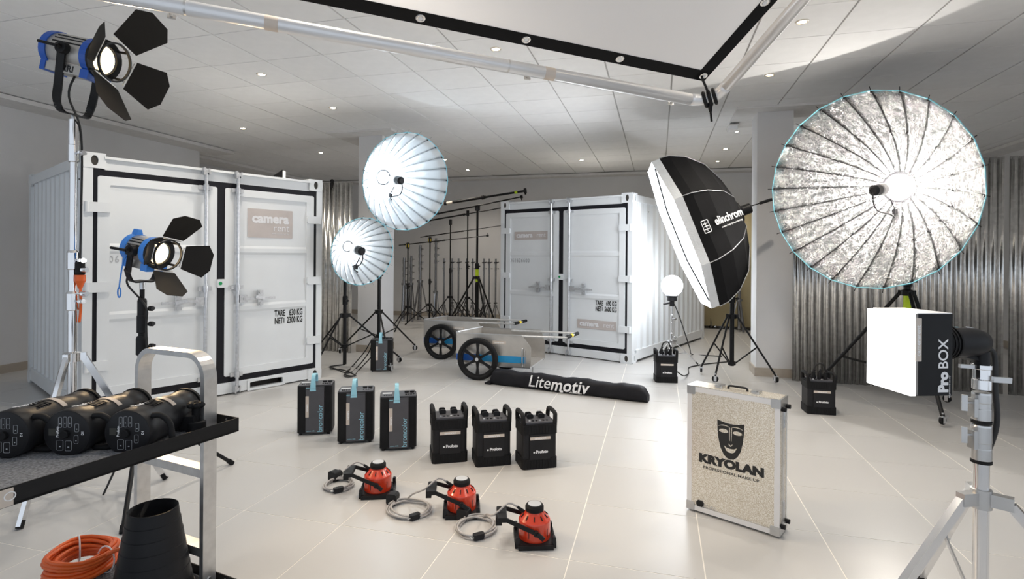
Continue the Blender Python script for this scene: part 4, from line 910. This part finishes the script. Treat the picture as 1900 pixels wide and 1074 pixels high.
# mask emblem and lettering, flat print on the front sheet
def face(pts, m, dy, nm): return MB().prism(pts,0,.0006,FRONT(.236,-.0026-dy,.44)).build(nm,m,t)
mk=[(-.070,.098)]+[(-.070+.140*i/8,.098-.012*sin(pi*i/8)) for i in range(1,8)]+[(.070,.098),(.069,.05),(.064,.0),(.053,-.048),(.036,-.082),(.018,-.098),(0,-.102),(-.018,-.098),(-.036,-.082),(-.053,-.048),(-.064,.0),(-.069,.05)]
face(mk,m_ktext,0,'mask_emblem')
for s in (-1,1):
    cx_=s*.036; eye=[(cx_+.024*cos(q),.043+.011*sin(q)*(1 if sin(q)>0 else .9)-.003*s*cos(q)*0) for q in [i*2*pi/14 for i in range(14)]]; eye=[(x,y if abs(x-cx_)<.022 else .040) for x,y in eye]; face(eye,m_spark,.0007,'emblem_eye')
    br=[(s*(.006+.058*i/8),.062+.014*sin(pi*(.15+.75*i/8))) for i in range(9)]; br+= [(x,y-.0055+.004*abs(1-2*i/8)) for i,(x,y) in enumerate(reversed(br))]; face(br,m_spark,.0007,'emblem_brow')
    face([(s*.003,.066),(s*.0075,.066),(s*.0065,.03),(s*.0055,-.004),(s*.003,-.004)],m_spark,.0007,'emblem_nose')
face([(-.012,-.020),(-.008,-.021),(0,-.028),(.008,-.021),(.012,-.020),(.006,-.030),(0,-.034),(-.006,-.030)],m_spark,.0007,'emblem_nose')
face([(-.034,-.034),(-.02,-.043),(0,-.046),(.02,-.043),(.034,-.034),(.022,-.058),(.010,-.066),(-.010,-.066),(-.022,-.058)],m_spark,.0007,'emblem_mouth')
text('KRYOLAN',.060,m_ktext,t,FRONT(.236,-.0028,.308),bold=.0042,sx=1.22); text('PROFESSIONAL MAKE-UP',.0205,m_ktext,t,FRONT(.236,-.0028,.262),sx=1.26,bold=.0002)
MB().prism([(-.012,.016),(.012,.016),(.02,.006),(.02,-.006),(.012,-.016),(-.012,-.016),(-.02,-.006),(-.02,.006)],0,.006,FRONT(.075,-.0026,.058)).build('lock_plate',m_black,t)
text('PRODUCED BY\nCASE MAKER',.011,m_greyprint,t,FRONT(.125,-.0028,.05),ext=.0003)
# ================================================================== garden style carts
def cart(label, ox, oy, first=None):
    if first: t=copy_tree(first); t.location=(ox,oy,0); t['label']=label; return t
    t=thing('hand_cart',label,'cart',(ox,oy,0),0,'aluminium hand carts'); L,Wd,zt,zb=.78,.51,.52,.155
    for y,dx in ((0,0),(Wd,.14)):
        b=MB(); poly=[(dx,zb+.02),(L+.09+dx-dx*.6,zb),(L+.105+dx-dx*.6,zb+.03),(L+.105+dx-dx*.6,.385),(L+dx-dx*.2,zt),(dx,zt)]
        b.prism(poly,-.004,.004,FRONT(0,y,0)); s=b.build('side_panel',m_cartal,t)
        MB().box((L/2+dx,y-.006 if y==0 else y+.006,zt-.002),(L,.02,.006)).build('top_lip',m_alu,s)
        if y==0: MB().box((L/2+.05+dx,(-.0055 if y==0 else Wd+.0055),zb+.085),(L*.98,.002,.075)).build('stripe',m_bluestripe,s)
        if y==0: MB().box((.14+dx,(-.0065 if y==0 else Wd+.0065),zb+.085),(.28,.002,.075)).build('stripe',m_bluedark,s)
        if y==0:
            MB().rbox((.515,-.0055,.425),(.16,.002,.036),.002).build('sticker',m_label,s); text('camerarent',.026,m_wtext,s,FRONT(.515,-.0068,.425),ext=.0004,bold=.0005)
            MB().tube(catmull([(.79,-.012,.17),(.79,-.022,.20),(.79,-.022,.34),(.79,-.012,.375)],5),.009,8).tube(catmull([(.815,-.012,.17),(.815,-.018,.20),(.815,-.018,.32),(.815,-.012,.35)],5),.004,6).build('latch_bar',m_steel,s)
    b=MB(); b.add([(0,0,zb+.02),(.14,Wd,zb+.02),(.14,Wd,zt),(0,0,zt)],[(0,1,2,3)]); e=b.build('end_panel',m_cartal,t); e.modifiers.new('t','SOLIDIFY').thickness=.006
    b=MB(); b.add([(-.006,0,zt),(.134,Wd,zt),(.154,Wd,zt+.004),(.016,0,zt+.004)],[(0,1,2,3)]); e2=b.build('end_lip',m_alu,t); e2.modifiers.new('t','SOLIDIFY').thickness=.012
    b=MB(); b.add([(0,0,zb+.01),(L+.10,0,zb+.01),(L+.15,Wd,zb+.03),(.14,Wd,zb+.03)],[(0,1,2,3)]); e3=b.build('bed',m_alu,t); e3.modifiers.new('t','SOLIDIFY').thickness=.018
    for y,x0 in ((.02,L-.06),(Wd-.02,L+.05)):
        MB().cyl((x0-.3,y,zt-.02),(L+.50+.05*(y>.2),y+(.06 if y<.2 else -.02),zt-.015),.0125,n=10).build('handle_rail',m_alu,t)
    MB().cyl((L+.49,.075,zt-.015),(L+.565,Wd-.06,zt-.015),.014,n=10).build('handle_bar',m_alu,t)
    MB().cyl((L+.492,.085,zt-.015),(L+.518,.21,zt-.015),.021,n=12).build('grip',m_rub,t); MB().cyl((L+.54,.33,zt-.015),(L+.566,Wd-.055,zt-.015),.021,n=12).build('grip',m_rub,t); MB().cyl((L+.520,.222,zt-.015),(L+.530,.275,zt-.015),.0205,n=12).build('tape',m_yel2,t)
    MB().cyl((L+.06,.30,zb+.01),(L+.06,.30,0.0),.008,n=8).build('leg',m_steel,t)
    for y in (-.085,Wd+.085):
        r=.24; M=frame((.285+(0 if y<0 else .14),y,r),(1,0,0),(0,0,1),(0,-1,0))
        w=MB().lathe([(.192,-.022),(.225,-.024),(.24,-.012),(.24,.012),(.225,.024),(.192,.022),(.192,-.022)],40,M,caps=False).build('wheel',m_rub,t)
        MB().ring(ell(.196,.196,40),ell(.178,.178,40),.034,M@T(0,0,-.017)).build('wheel_rim',m_black,w)
        for k in range(6):
            a=k*pi/3+.52; MB().prism([(.02,-.022),(.10,-.011),(.18,-.020),(.18,.020),(.10,.011),(.02,.022)],-.011,.011,M@RZ(a)).build('spoke',m_black,w)
        MB().step([(.04,-.022),(.04,.024),(.03,.028)],20,M).build('hub',m_black,w); MB().step([(.02,.024),(.02,.034),(.014,.036)],16,M).build('hub_cap',m_alu,w)
    MB().cyl((.285,-.06,.24),(.425,Wd+.06,.24),.011,n=8).build('axle',m_steel,t); return t
ca=cart('aluminium hand cart with blue stripe, nearer of the two behind the black bag',-2.255,5.955)
cart('aluminium hand cart with blue stripe, farther of the two near the boom stands',-2.255-.875,5.955+1.03,ca)
# ------------------------------------------------------------------ long black bag
t=thing('equipment_bag','long black fabric bag with white lettering lying before the nearer cart','bag',(-1.775,5.70,0),atan2(5.43-5.74,-.095+1.775))
Lb=1.71; v=[]; f=[]; NX,NA=48,20; random.seed(5)
for i in range(NX+1):
    s=i/NX; e=min(s,1-s); k=min(1,e/.03)**.5; hgt=(.165-.02*s)*(.55+.45*k)+.006*sin(s*23)+.004*sin(s*61); wd=.15*(.75+.25*k)
    for j in range(NA):
        q=2*pi*j/NA; c_,s_=cos(q),sin(q); sg=lambda z:(1 if z>0 else -1)
        yy=wd/2*sg(c_)*abs(c_)**.55; zz_=hgt/2*sg(s_)*abs(s_)**.6; v.append((Lb*s,.075+yy+.004*sin(s*40+j),hgt/2+zz_))
for i in range(NX):
    for j in range(NA): f.append((i*NA+j,(i+1)*NA+j,(i+1)*NA+(j+1)%NA,i*NA+(j+1)%NA))
f += [tuple(range(NA)),tuple(NX*NA+j for j in reversed(range(NA)))]
b=MB(); b.add(v,f,[True]*(len(f)-2)+[False,False]); b.build('bag_body',m_fab,t)
MB().box((-.02,.05,.012),(.07,.12,.018)).build('end_flap',m_fab,t); MB().cyl((-.01,.09,.15),(-.04,.10,.155),.012,n=8).build('toggle',m_plast,t)
text('Lite',.175,m_wtext,t,FRONT(.46,-.0065,.088),align='LEFT',shear=.25,ext=.003,sx=.95); text('motiv',.175,m_wtext,t,FRONT(.715,-.0065,.080),align='LEFT',shear=.25,bold=.0032,ext=.003,sx=.95,spacing=1.06)
MB().rbox((.84,-.0065,.022),(.035,.002,.022),.002).build('emblem',m_wtext,t); text('elinchrom',.024,m_wtext,t,FRONT(.99,-.0065,.022),ext=.002,sx=1.4)
# ================================================================== lit box on the chrome combo stand
fa=RAD(110); f_=Vector((cos(fa),sin(fa),0)); s_=Vector((sin(fa),-cos(fa),0)); ctr=Vector((.765,1.965,1.106))+f_*.093+s_*.070
Mp=frame(ctr,s_,f_,(0,0,1)); t=thing('box_light','small white fronted black box light on the chrome stand at the right','light',M=Mp); hw,hd,hh=.093,.070,.128
MB().box((.012,0,0),(2*hd-.024,2*hw,2*hh)).build('box_shell',m_black,t)
MB().box((-hd+.008,0,0),(.016,2*hw,2*hh)).build('diffuser',m_pro,t); MB().box((.012-.002,0,hh+.0015),(2*hd-.022,2*hw-.002,.003)).build('top_sheet',m_protop,t)
sf=frame((0,-hw-.0012,0),(1,0,0),(0,0,1),(0,-1,0))
MB().rbox((-.046,-hw-.001,.048),(.021,.002,.135),.002).build('label',m_label,t); text('camerarent',.018,m_wtext,t,sf@T(-.046,.045,.001)@RZ(pi/2),ext=.0004,bold=.0004,sx=1.15)
text('Pro',.044,m_wtext,t,sf@T(.040,-.118,.0)@RZ(pi/2),ext=.0005,bold=.0024,align='LEFT'); text('BOX',.046,m_wtext,t,sf@T(.040,-.045,.0)@RZ(pi/2),ext=.0005,align='LEFT',sx=.98,bold=.0004); text('for professional use only',.007,m_wtext,t,sf@T(.060,-.10,.0)@RZ(pi/2),ext=.0004)
ht=thing('studio_flash','black cylindrical flash head plugged into the back of the box light','flash head',M=Mp@frame((hd,0,.025),(0,1,0),(0,0,1),(1,0,0)))
MB().lathe([(.050,0),(.053,.005),(.053,.06),(.0495,.075)],28).build('reflector_mount',m_rub,ht)
MB().lathe([(.049,.07),(.049,.13),(.046,.17),(.036,.20),(.02,.212),(0,.214)],28,None).build('housing',m_plast,ht)
for z in (.050,.062,.074): MB().ring(ell(.0555,.0555,28),ell(.045,.045,28),.005,T(0,0,z)).build('rib_ring',m_rub,ht)
MB().box((.0,.0495,.085),(.004,.002,.05)).build('index_line',m_cyan,ht); text('Profoto',.010,m_wtext,ht,frame((.0,.046,.155),(0,-.2,1),(-1,0,0),(0,1,.1)),ext=.003)
PSx,PSy=1.05,2.168
w=ht.matrix_world.inverted(); sw=MB().cyl(w@Vector((PSx,PSy,1.052)),w@Vector((PSx,PSy,1.10)),.022,n=14).build('swivel_mount',m_plast,ht); MB().bar(w@(Vector((PSx,PSy,1.068))),w@(Vector((PSx,PSy,1.075))-CR*.07+CU*.01),.02,.014).build('tilt_lever',m_plast,sw)
cb=MB().tube(catmull([ht.matrix_world@Vector((0,-.02,.195)),ht.matrix_world@Vector((0,-.04,.24)),Vector((PSx,PSy,.98))+CR*.045,Vector((PSx,PSy,.85))+CR*.05,Vector((PSx,PSy,.72))+CR*.035+CF*.03],7),.0085,10)
tag(cb.build('flash_cable',m_kcable),'thick black cable curving down from the flash head beside the chrome stand at the right','cable')
st=thing('combo_stand','heavy chrome tripod stand carrying the small box light at the right','stand',(PSx,PSy,0))
MB().cyl((0,0,.12),(0,0,.78),.0225,n=20).build('pole',m_chrome,st)
for z0,z1,r in ((.735,.855,.0285),(.868,.962,.0275)):
    c=MB().step([(r*.92,z0),(r,z0+.004),(r,z0+.04),(r*.97,z0+.042),(r*.97,z0+.06),(r,z0+.062),(r,z1-.006),(r*.95,z1)],22).build('sleeve',m_steel,st)
    MB().step([(r*1.03,z0-.008),(r*1.03,z0)],22).build('rubber_ring',m_rub,c)
    d=-CR; kx=MB().bar(d*.02+Vector((0,0,z1-.05)),d*.036+Vector((0,0,z1-.05)),.03,.06,up=(0,0,1)); kx.cyl(d*.03+Vector((0,0,z1-.035)),d*.055+Vector((0,0,z1-.035)),.006,n=8); kx.rbox((0,0,0),(.05,.014,.03),.006,'z') if 0 else kx.box((0,0,0),(.016,.014,.052),T(*(d*.058+Vector((0,0,z1-.035))))@RZ(TH)); kx.build('knob',m_steel,c)
MB().step([(.024,.972),(.0275,.974),(.0275,1.005),(.025,1.008),(.025,1.04),(.0285,1.042),(.0285,1.055),(.015,1.057)],22).build('socket_head',m_chrome,st)
MB().bar(CR*.01+Vector((0,0,1.012))-CF*.03,CR*.07+Vector((0,0,1.008))-CF*.03,.010,.018).build('wing_lever',m_steel,st); MB().bar(-CR*.02+Vector((0,0,1.046)),-CR*.075+Vector((0,0,1.05)),.010,.012).build('wing_lever',m_steel,st)
hb=MB().step([(.024,.575),(.03,.577),(.03,.64),(.024,.642)],18)
legs=[(-CR*.58-CF*.10),(CR*.42-CF*.38),(CR*.22+CF*.56)]
for l in legs: d=l.normalized(); hb.box((0,0,0),(.075,.03,.042),T(d.x*.045,d.y*.045,.61)@RZ(atan2(d.y,d.x)))
hb.build('leg_hub',m_steel,st)
for l in legs:
    d=l.normalized(); p=d*.075+Vector((0,0,.605)); q=l+Vector((0,0,.012)); lg=MB().bar(p,q,.024,.030).build('leg',m_chrome,st)
    MB().bar(d*.03+Vector((0,0,.22)),p.lerp(q,.46),.006,.018).build('brace',m_steel,lg); MB().cyl(q-(q-p).normalized()*.03,q,.02,n=10).build('foot',m_rub,lg)
    MB().cyl(p.lerp(q,.46)-CF*.016,p.lerp(q,.46)-CF*.02,.008,n=10).build('bolt',m_steel,lg)
MB().step([(.024,.195),(.034,.198),(.034,.24),(.024,.242)],18).build('brace_hub',m_steel,st)
# ================================================================== overhead frame with white cloth
A=at(1306,150,2.65); B=at(570,2,2.65/1.27); Cc=at(1440,0,2.23)
e1=(B-A).normalized(); nn=e1.cross(Cc-A).normalized(); e2=nn.cross(e1); 
if e2.dot(Cc-A)<0: e2=-e2
if nn.z>0: nn=-nn
Ms=frame(A,e1,e2,e1.cross(e2)); dn=1 if (e1.cross(e2)).z<0 else -1      # dn: local z sign that points down
sk=thing('overhead_cloth','white overhead diffusion cloth with black border and eyelets','diffusion cloth',M=Ms); LX,LY,bw=2.30,2.05,.062
MB().box((LX/2,LY/2,0),(LX-2*bw+.004,LY-2*bw+.004,.002)).build('cloth',m_silk,sk)
for p,q in (((LX/2,bw/2,dn*.001),(LX,bw,.004)),((LX/2,LY-bw/2,dn*.001),(LX,bw,.004)),((bw/2,LY/2,dn*.001),(bw,LY,.004)),((LX-bw/2,LY/2,dn*.001),(bw,LY,.004))): MB().box(p,q).build('border',m_octab,sk)
g0=None
for i in range(6):
    for x,y in ((.012+.4535*i,.030),) + (((.030,.012+.4535*i),) if 0<i<5 else ()):
        if g0 is None: g0=MB().lathe([(.009,.003*dn),(.012,.0055*dn),(.017,.005*dn),(.020,.0028*dn)],18,None,caps=False).build('eyelet',m_chrome,sk); o=g0; hz=MB().cyl((0,0,.0031*dn),(0,0,.0036*dn),.009,n=14).build('eyelet_hole',m_wtext,g0)
        else: o=copy_tree(g0,sk)
        o.location=(x+.012,y,0)
def onplane(u,v):
    o=Vector((0,0,CAMH)); d=at(u,v,1)-o; n_=e1.cross(e2); return Ms.inverted()@(o+d*((A-o).dot(n_)/d.dot(n_)))
pa,pb=onplane(330,12),onplane(1180,166); pc,pd=onplane(1365,140),onplane(1470,20)
PFs=pb+(pb-pa).normalized()*.10; sl=(pb-pa).normalized(); s2=(pd-pc).normalized()
# intersection of the two pipe centre lines
den=sl.x*s2.y-sl.y*s2.x; k=((pc.x-pa.x)*s2.y-(pc.y-pa.y)*s2.x)/den; X=pa+sl*k
fr=thing('butterfly_rig','silver pipe frame of the overhead cloth','pipe rig',M=Ms); rr=.13
p0=X-sl*rr; p3=X+s2*rr; arc=[p0*(1-q)**2+X*2*q*(1-q)+p3*q*q for q in [i/10 for i in range(11)]]
far=pa-sl*1.1
MB().tube([far,p0],.029,16).build('pipe',m_aluw,fr); MB().tube(arc,.029,16).build('corner_pipe',m_aluw,fr); MB().tube([p3,X+s2*2.2],.029,16).build('pipe',m_aluw,fr)
far2=X+s2*2.2; c4=far+s2*2.2
MB().tube([far-sl*.0,c4],.029,16).build('pipe',m_aluw,fr); MB().tube([c4,far2],.029,16).build('pipe',m_aluw,fr)
for q in (far,c4,far2):
    pw=Ms@q; MB().tube([q,Ms.inverted()@Vector((pw.x,pw.y,CZ))],.003,6).build('suspension_wire',m_steel,fr)
for u,v in ((985,131),(1255,180),(313,12)):
    c=onplane(u,v); b=MB().box((c.x,c.y-.0,-.02*dn),(.05,.012,.02)); b.cyl((c.x,c.y+.01,0),(c.x,c.y-.045,0.0),.006,n=8); b.box((c.x,c.y-.05,0),(.03,.008,.016)); b.build('lock_pin',m_steel,fr)
for u,v,w_ in ((505,50,.05),(1018,138,.05)):
    c=onplane(u,v); q=pa+sl*((c-pa).dot(sl)); MB().cyl(q-sl*w_/2,q+sl*w_/2,.0294,n=16).build('label',m_label,fr)
for u,v in ((944,120),(345,16)):
    c=onplane(u,v); q=pa+sl*((c-pa).dot(sl)); MB().cyl(q-sl*.004,q+sl*.004,.0297,n=16).build('joint',m_alu,fr)
cl=thing('corner_clamp','black rubber tie holding the cloth corner to the silver pipe frame','tie',M=Ms); mid=arc[5]
MB().tube(catmull([(.035,.03,.004*dn),(.02,.015,.01*dn),mid.lerp(Vector((.02,.02,0)),.4),mid],5),.006,8).build('band',m_rub,cl)
ddir=(arc[6]-arc[4]).normalized()
for s in (-.024,.0,.024): MB().tube([mid+ddir*s+(Vector((0,0,1))*cos(q)+ddir.cross(Vector((0,0,1)))*sin(q))*.036 for q in [i*2*pi/16 for i in range(16)]],.009,8,closed=True).build('wrap',m_rub,cl)
t0=Ms.inverted()@(Ms@mid+Vector((0,0,-.02))); t1=Ms.inverted()@(Ms@mid+Vector((.01,0,-.12))); MB().cyl(t0,t0.lerp(t1,.5),.016,.008,n=10).cyl(t0.lerp(t1,.4),t1,.006,n=8).build('toggle',m_rub,cl)
# ================================================================== cables on the floor
def cable(label, pts, r=.007, m=None, nm='floor_cable'): return tag(MB().tube(catmull(pts,6),r,8).build(nm,m or m_kcable),label,'cable')
P4=Vector((-3.22,6.02,0))
def Zf(u,v,z=.008):
    o=Vector((0,0,CAMH)); d=at(u,v,1)-o; return o+d*((z-CAMH)/d.z)
for i,(pts,lab) in enumerate((
  ([P4+Vector((-.05,.0,.40)),P4+Vector((-.16,.0,.38)),P4+Vector((-.26,-.02,.22)),Zf(655,678),Zf(640,694),Zf(660,697),Zf(640,687),Zf(612,684)],'black cable arching from the lone grey pack and looping on the floor, outermost'),
  ([P4+Vector((-.03,.03,.40)),P4+Vector((-.15,.03,.37)),P4+Vector((-.22,.0,.2)),Zf(662,682),Zf(645,692),Zf(620,683),Zf(612,680),Zf(640,676)],'black cable arching from the lone grey pack toward the smaller umbrella stand, middle one'),
  ([P4+Vector((-.01,.05,.40)),P4+Vector((-.12,.06,.36)),P4+Vector((-.18,.04,.18)),Zf(668,684),Zf(655,698),Zf(638,697),Zf(650,684)],'black cable arching from the lone grey pack in a tight loop, innermost'))): cable(lab,pts)
cable('black cable from the pack beside the globe lamp to the octagonal softbox stand',[Zf(1257,690,.12),Zf(1268,697,.06),Zf(1277,693),Zf(1278,682),Zf(1293,678),Zf(1310,675),Zf(1350,671)])
cable('black cable hanging from the globe lamp to the floor',[Vector((gx+.03,gy,g.z-.24)),Vector((gx+.10,gy-.02,.62)),Vector((gx+.22,gy-.03,.25)),Zf(1284,657),Zf(1310,659),Zf(1340,661)])
cable('thin black cable on the floor along the right container\'s side',[Zf(1255,640),Zf(1270,634),Zf(1285,627)],.006)

# ------------------------------------------------------------------ small items up high
p=at(511,330,6.1); t=thing('black_flag','small black triangular flag lying on the left container\'s roof','flag',(p.x,p.y,2.222),TH*-1)
MB().prism([(-.11,0),(.09,0),(.09,.135)],-.03,.03,FRONT(0,0,0)).build('panel',m_octab,t); MB().box((.098,0,.065),(.012,.05,.12)).build('edge',m_wtext,t)
t=thing('spring_clamp','small black clamp on the corrugated sheet\'s top beside the left container','clamp',(-4.62,7.02,2.47))
MB().sphere((0,0,.022),.03,12,8).build('ball',m_plast,t); MB().box((0,.012,-.03),(.03,.006,.07)).box((0,-.014,-.03),(.03,.006,.07)).build('jaw',m_plast,t)
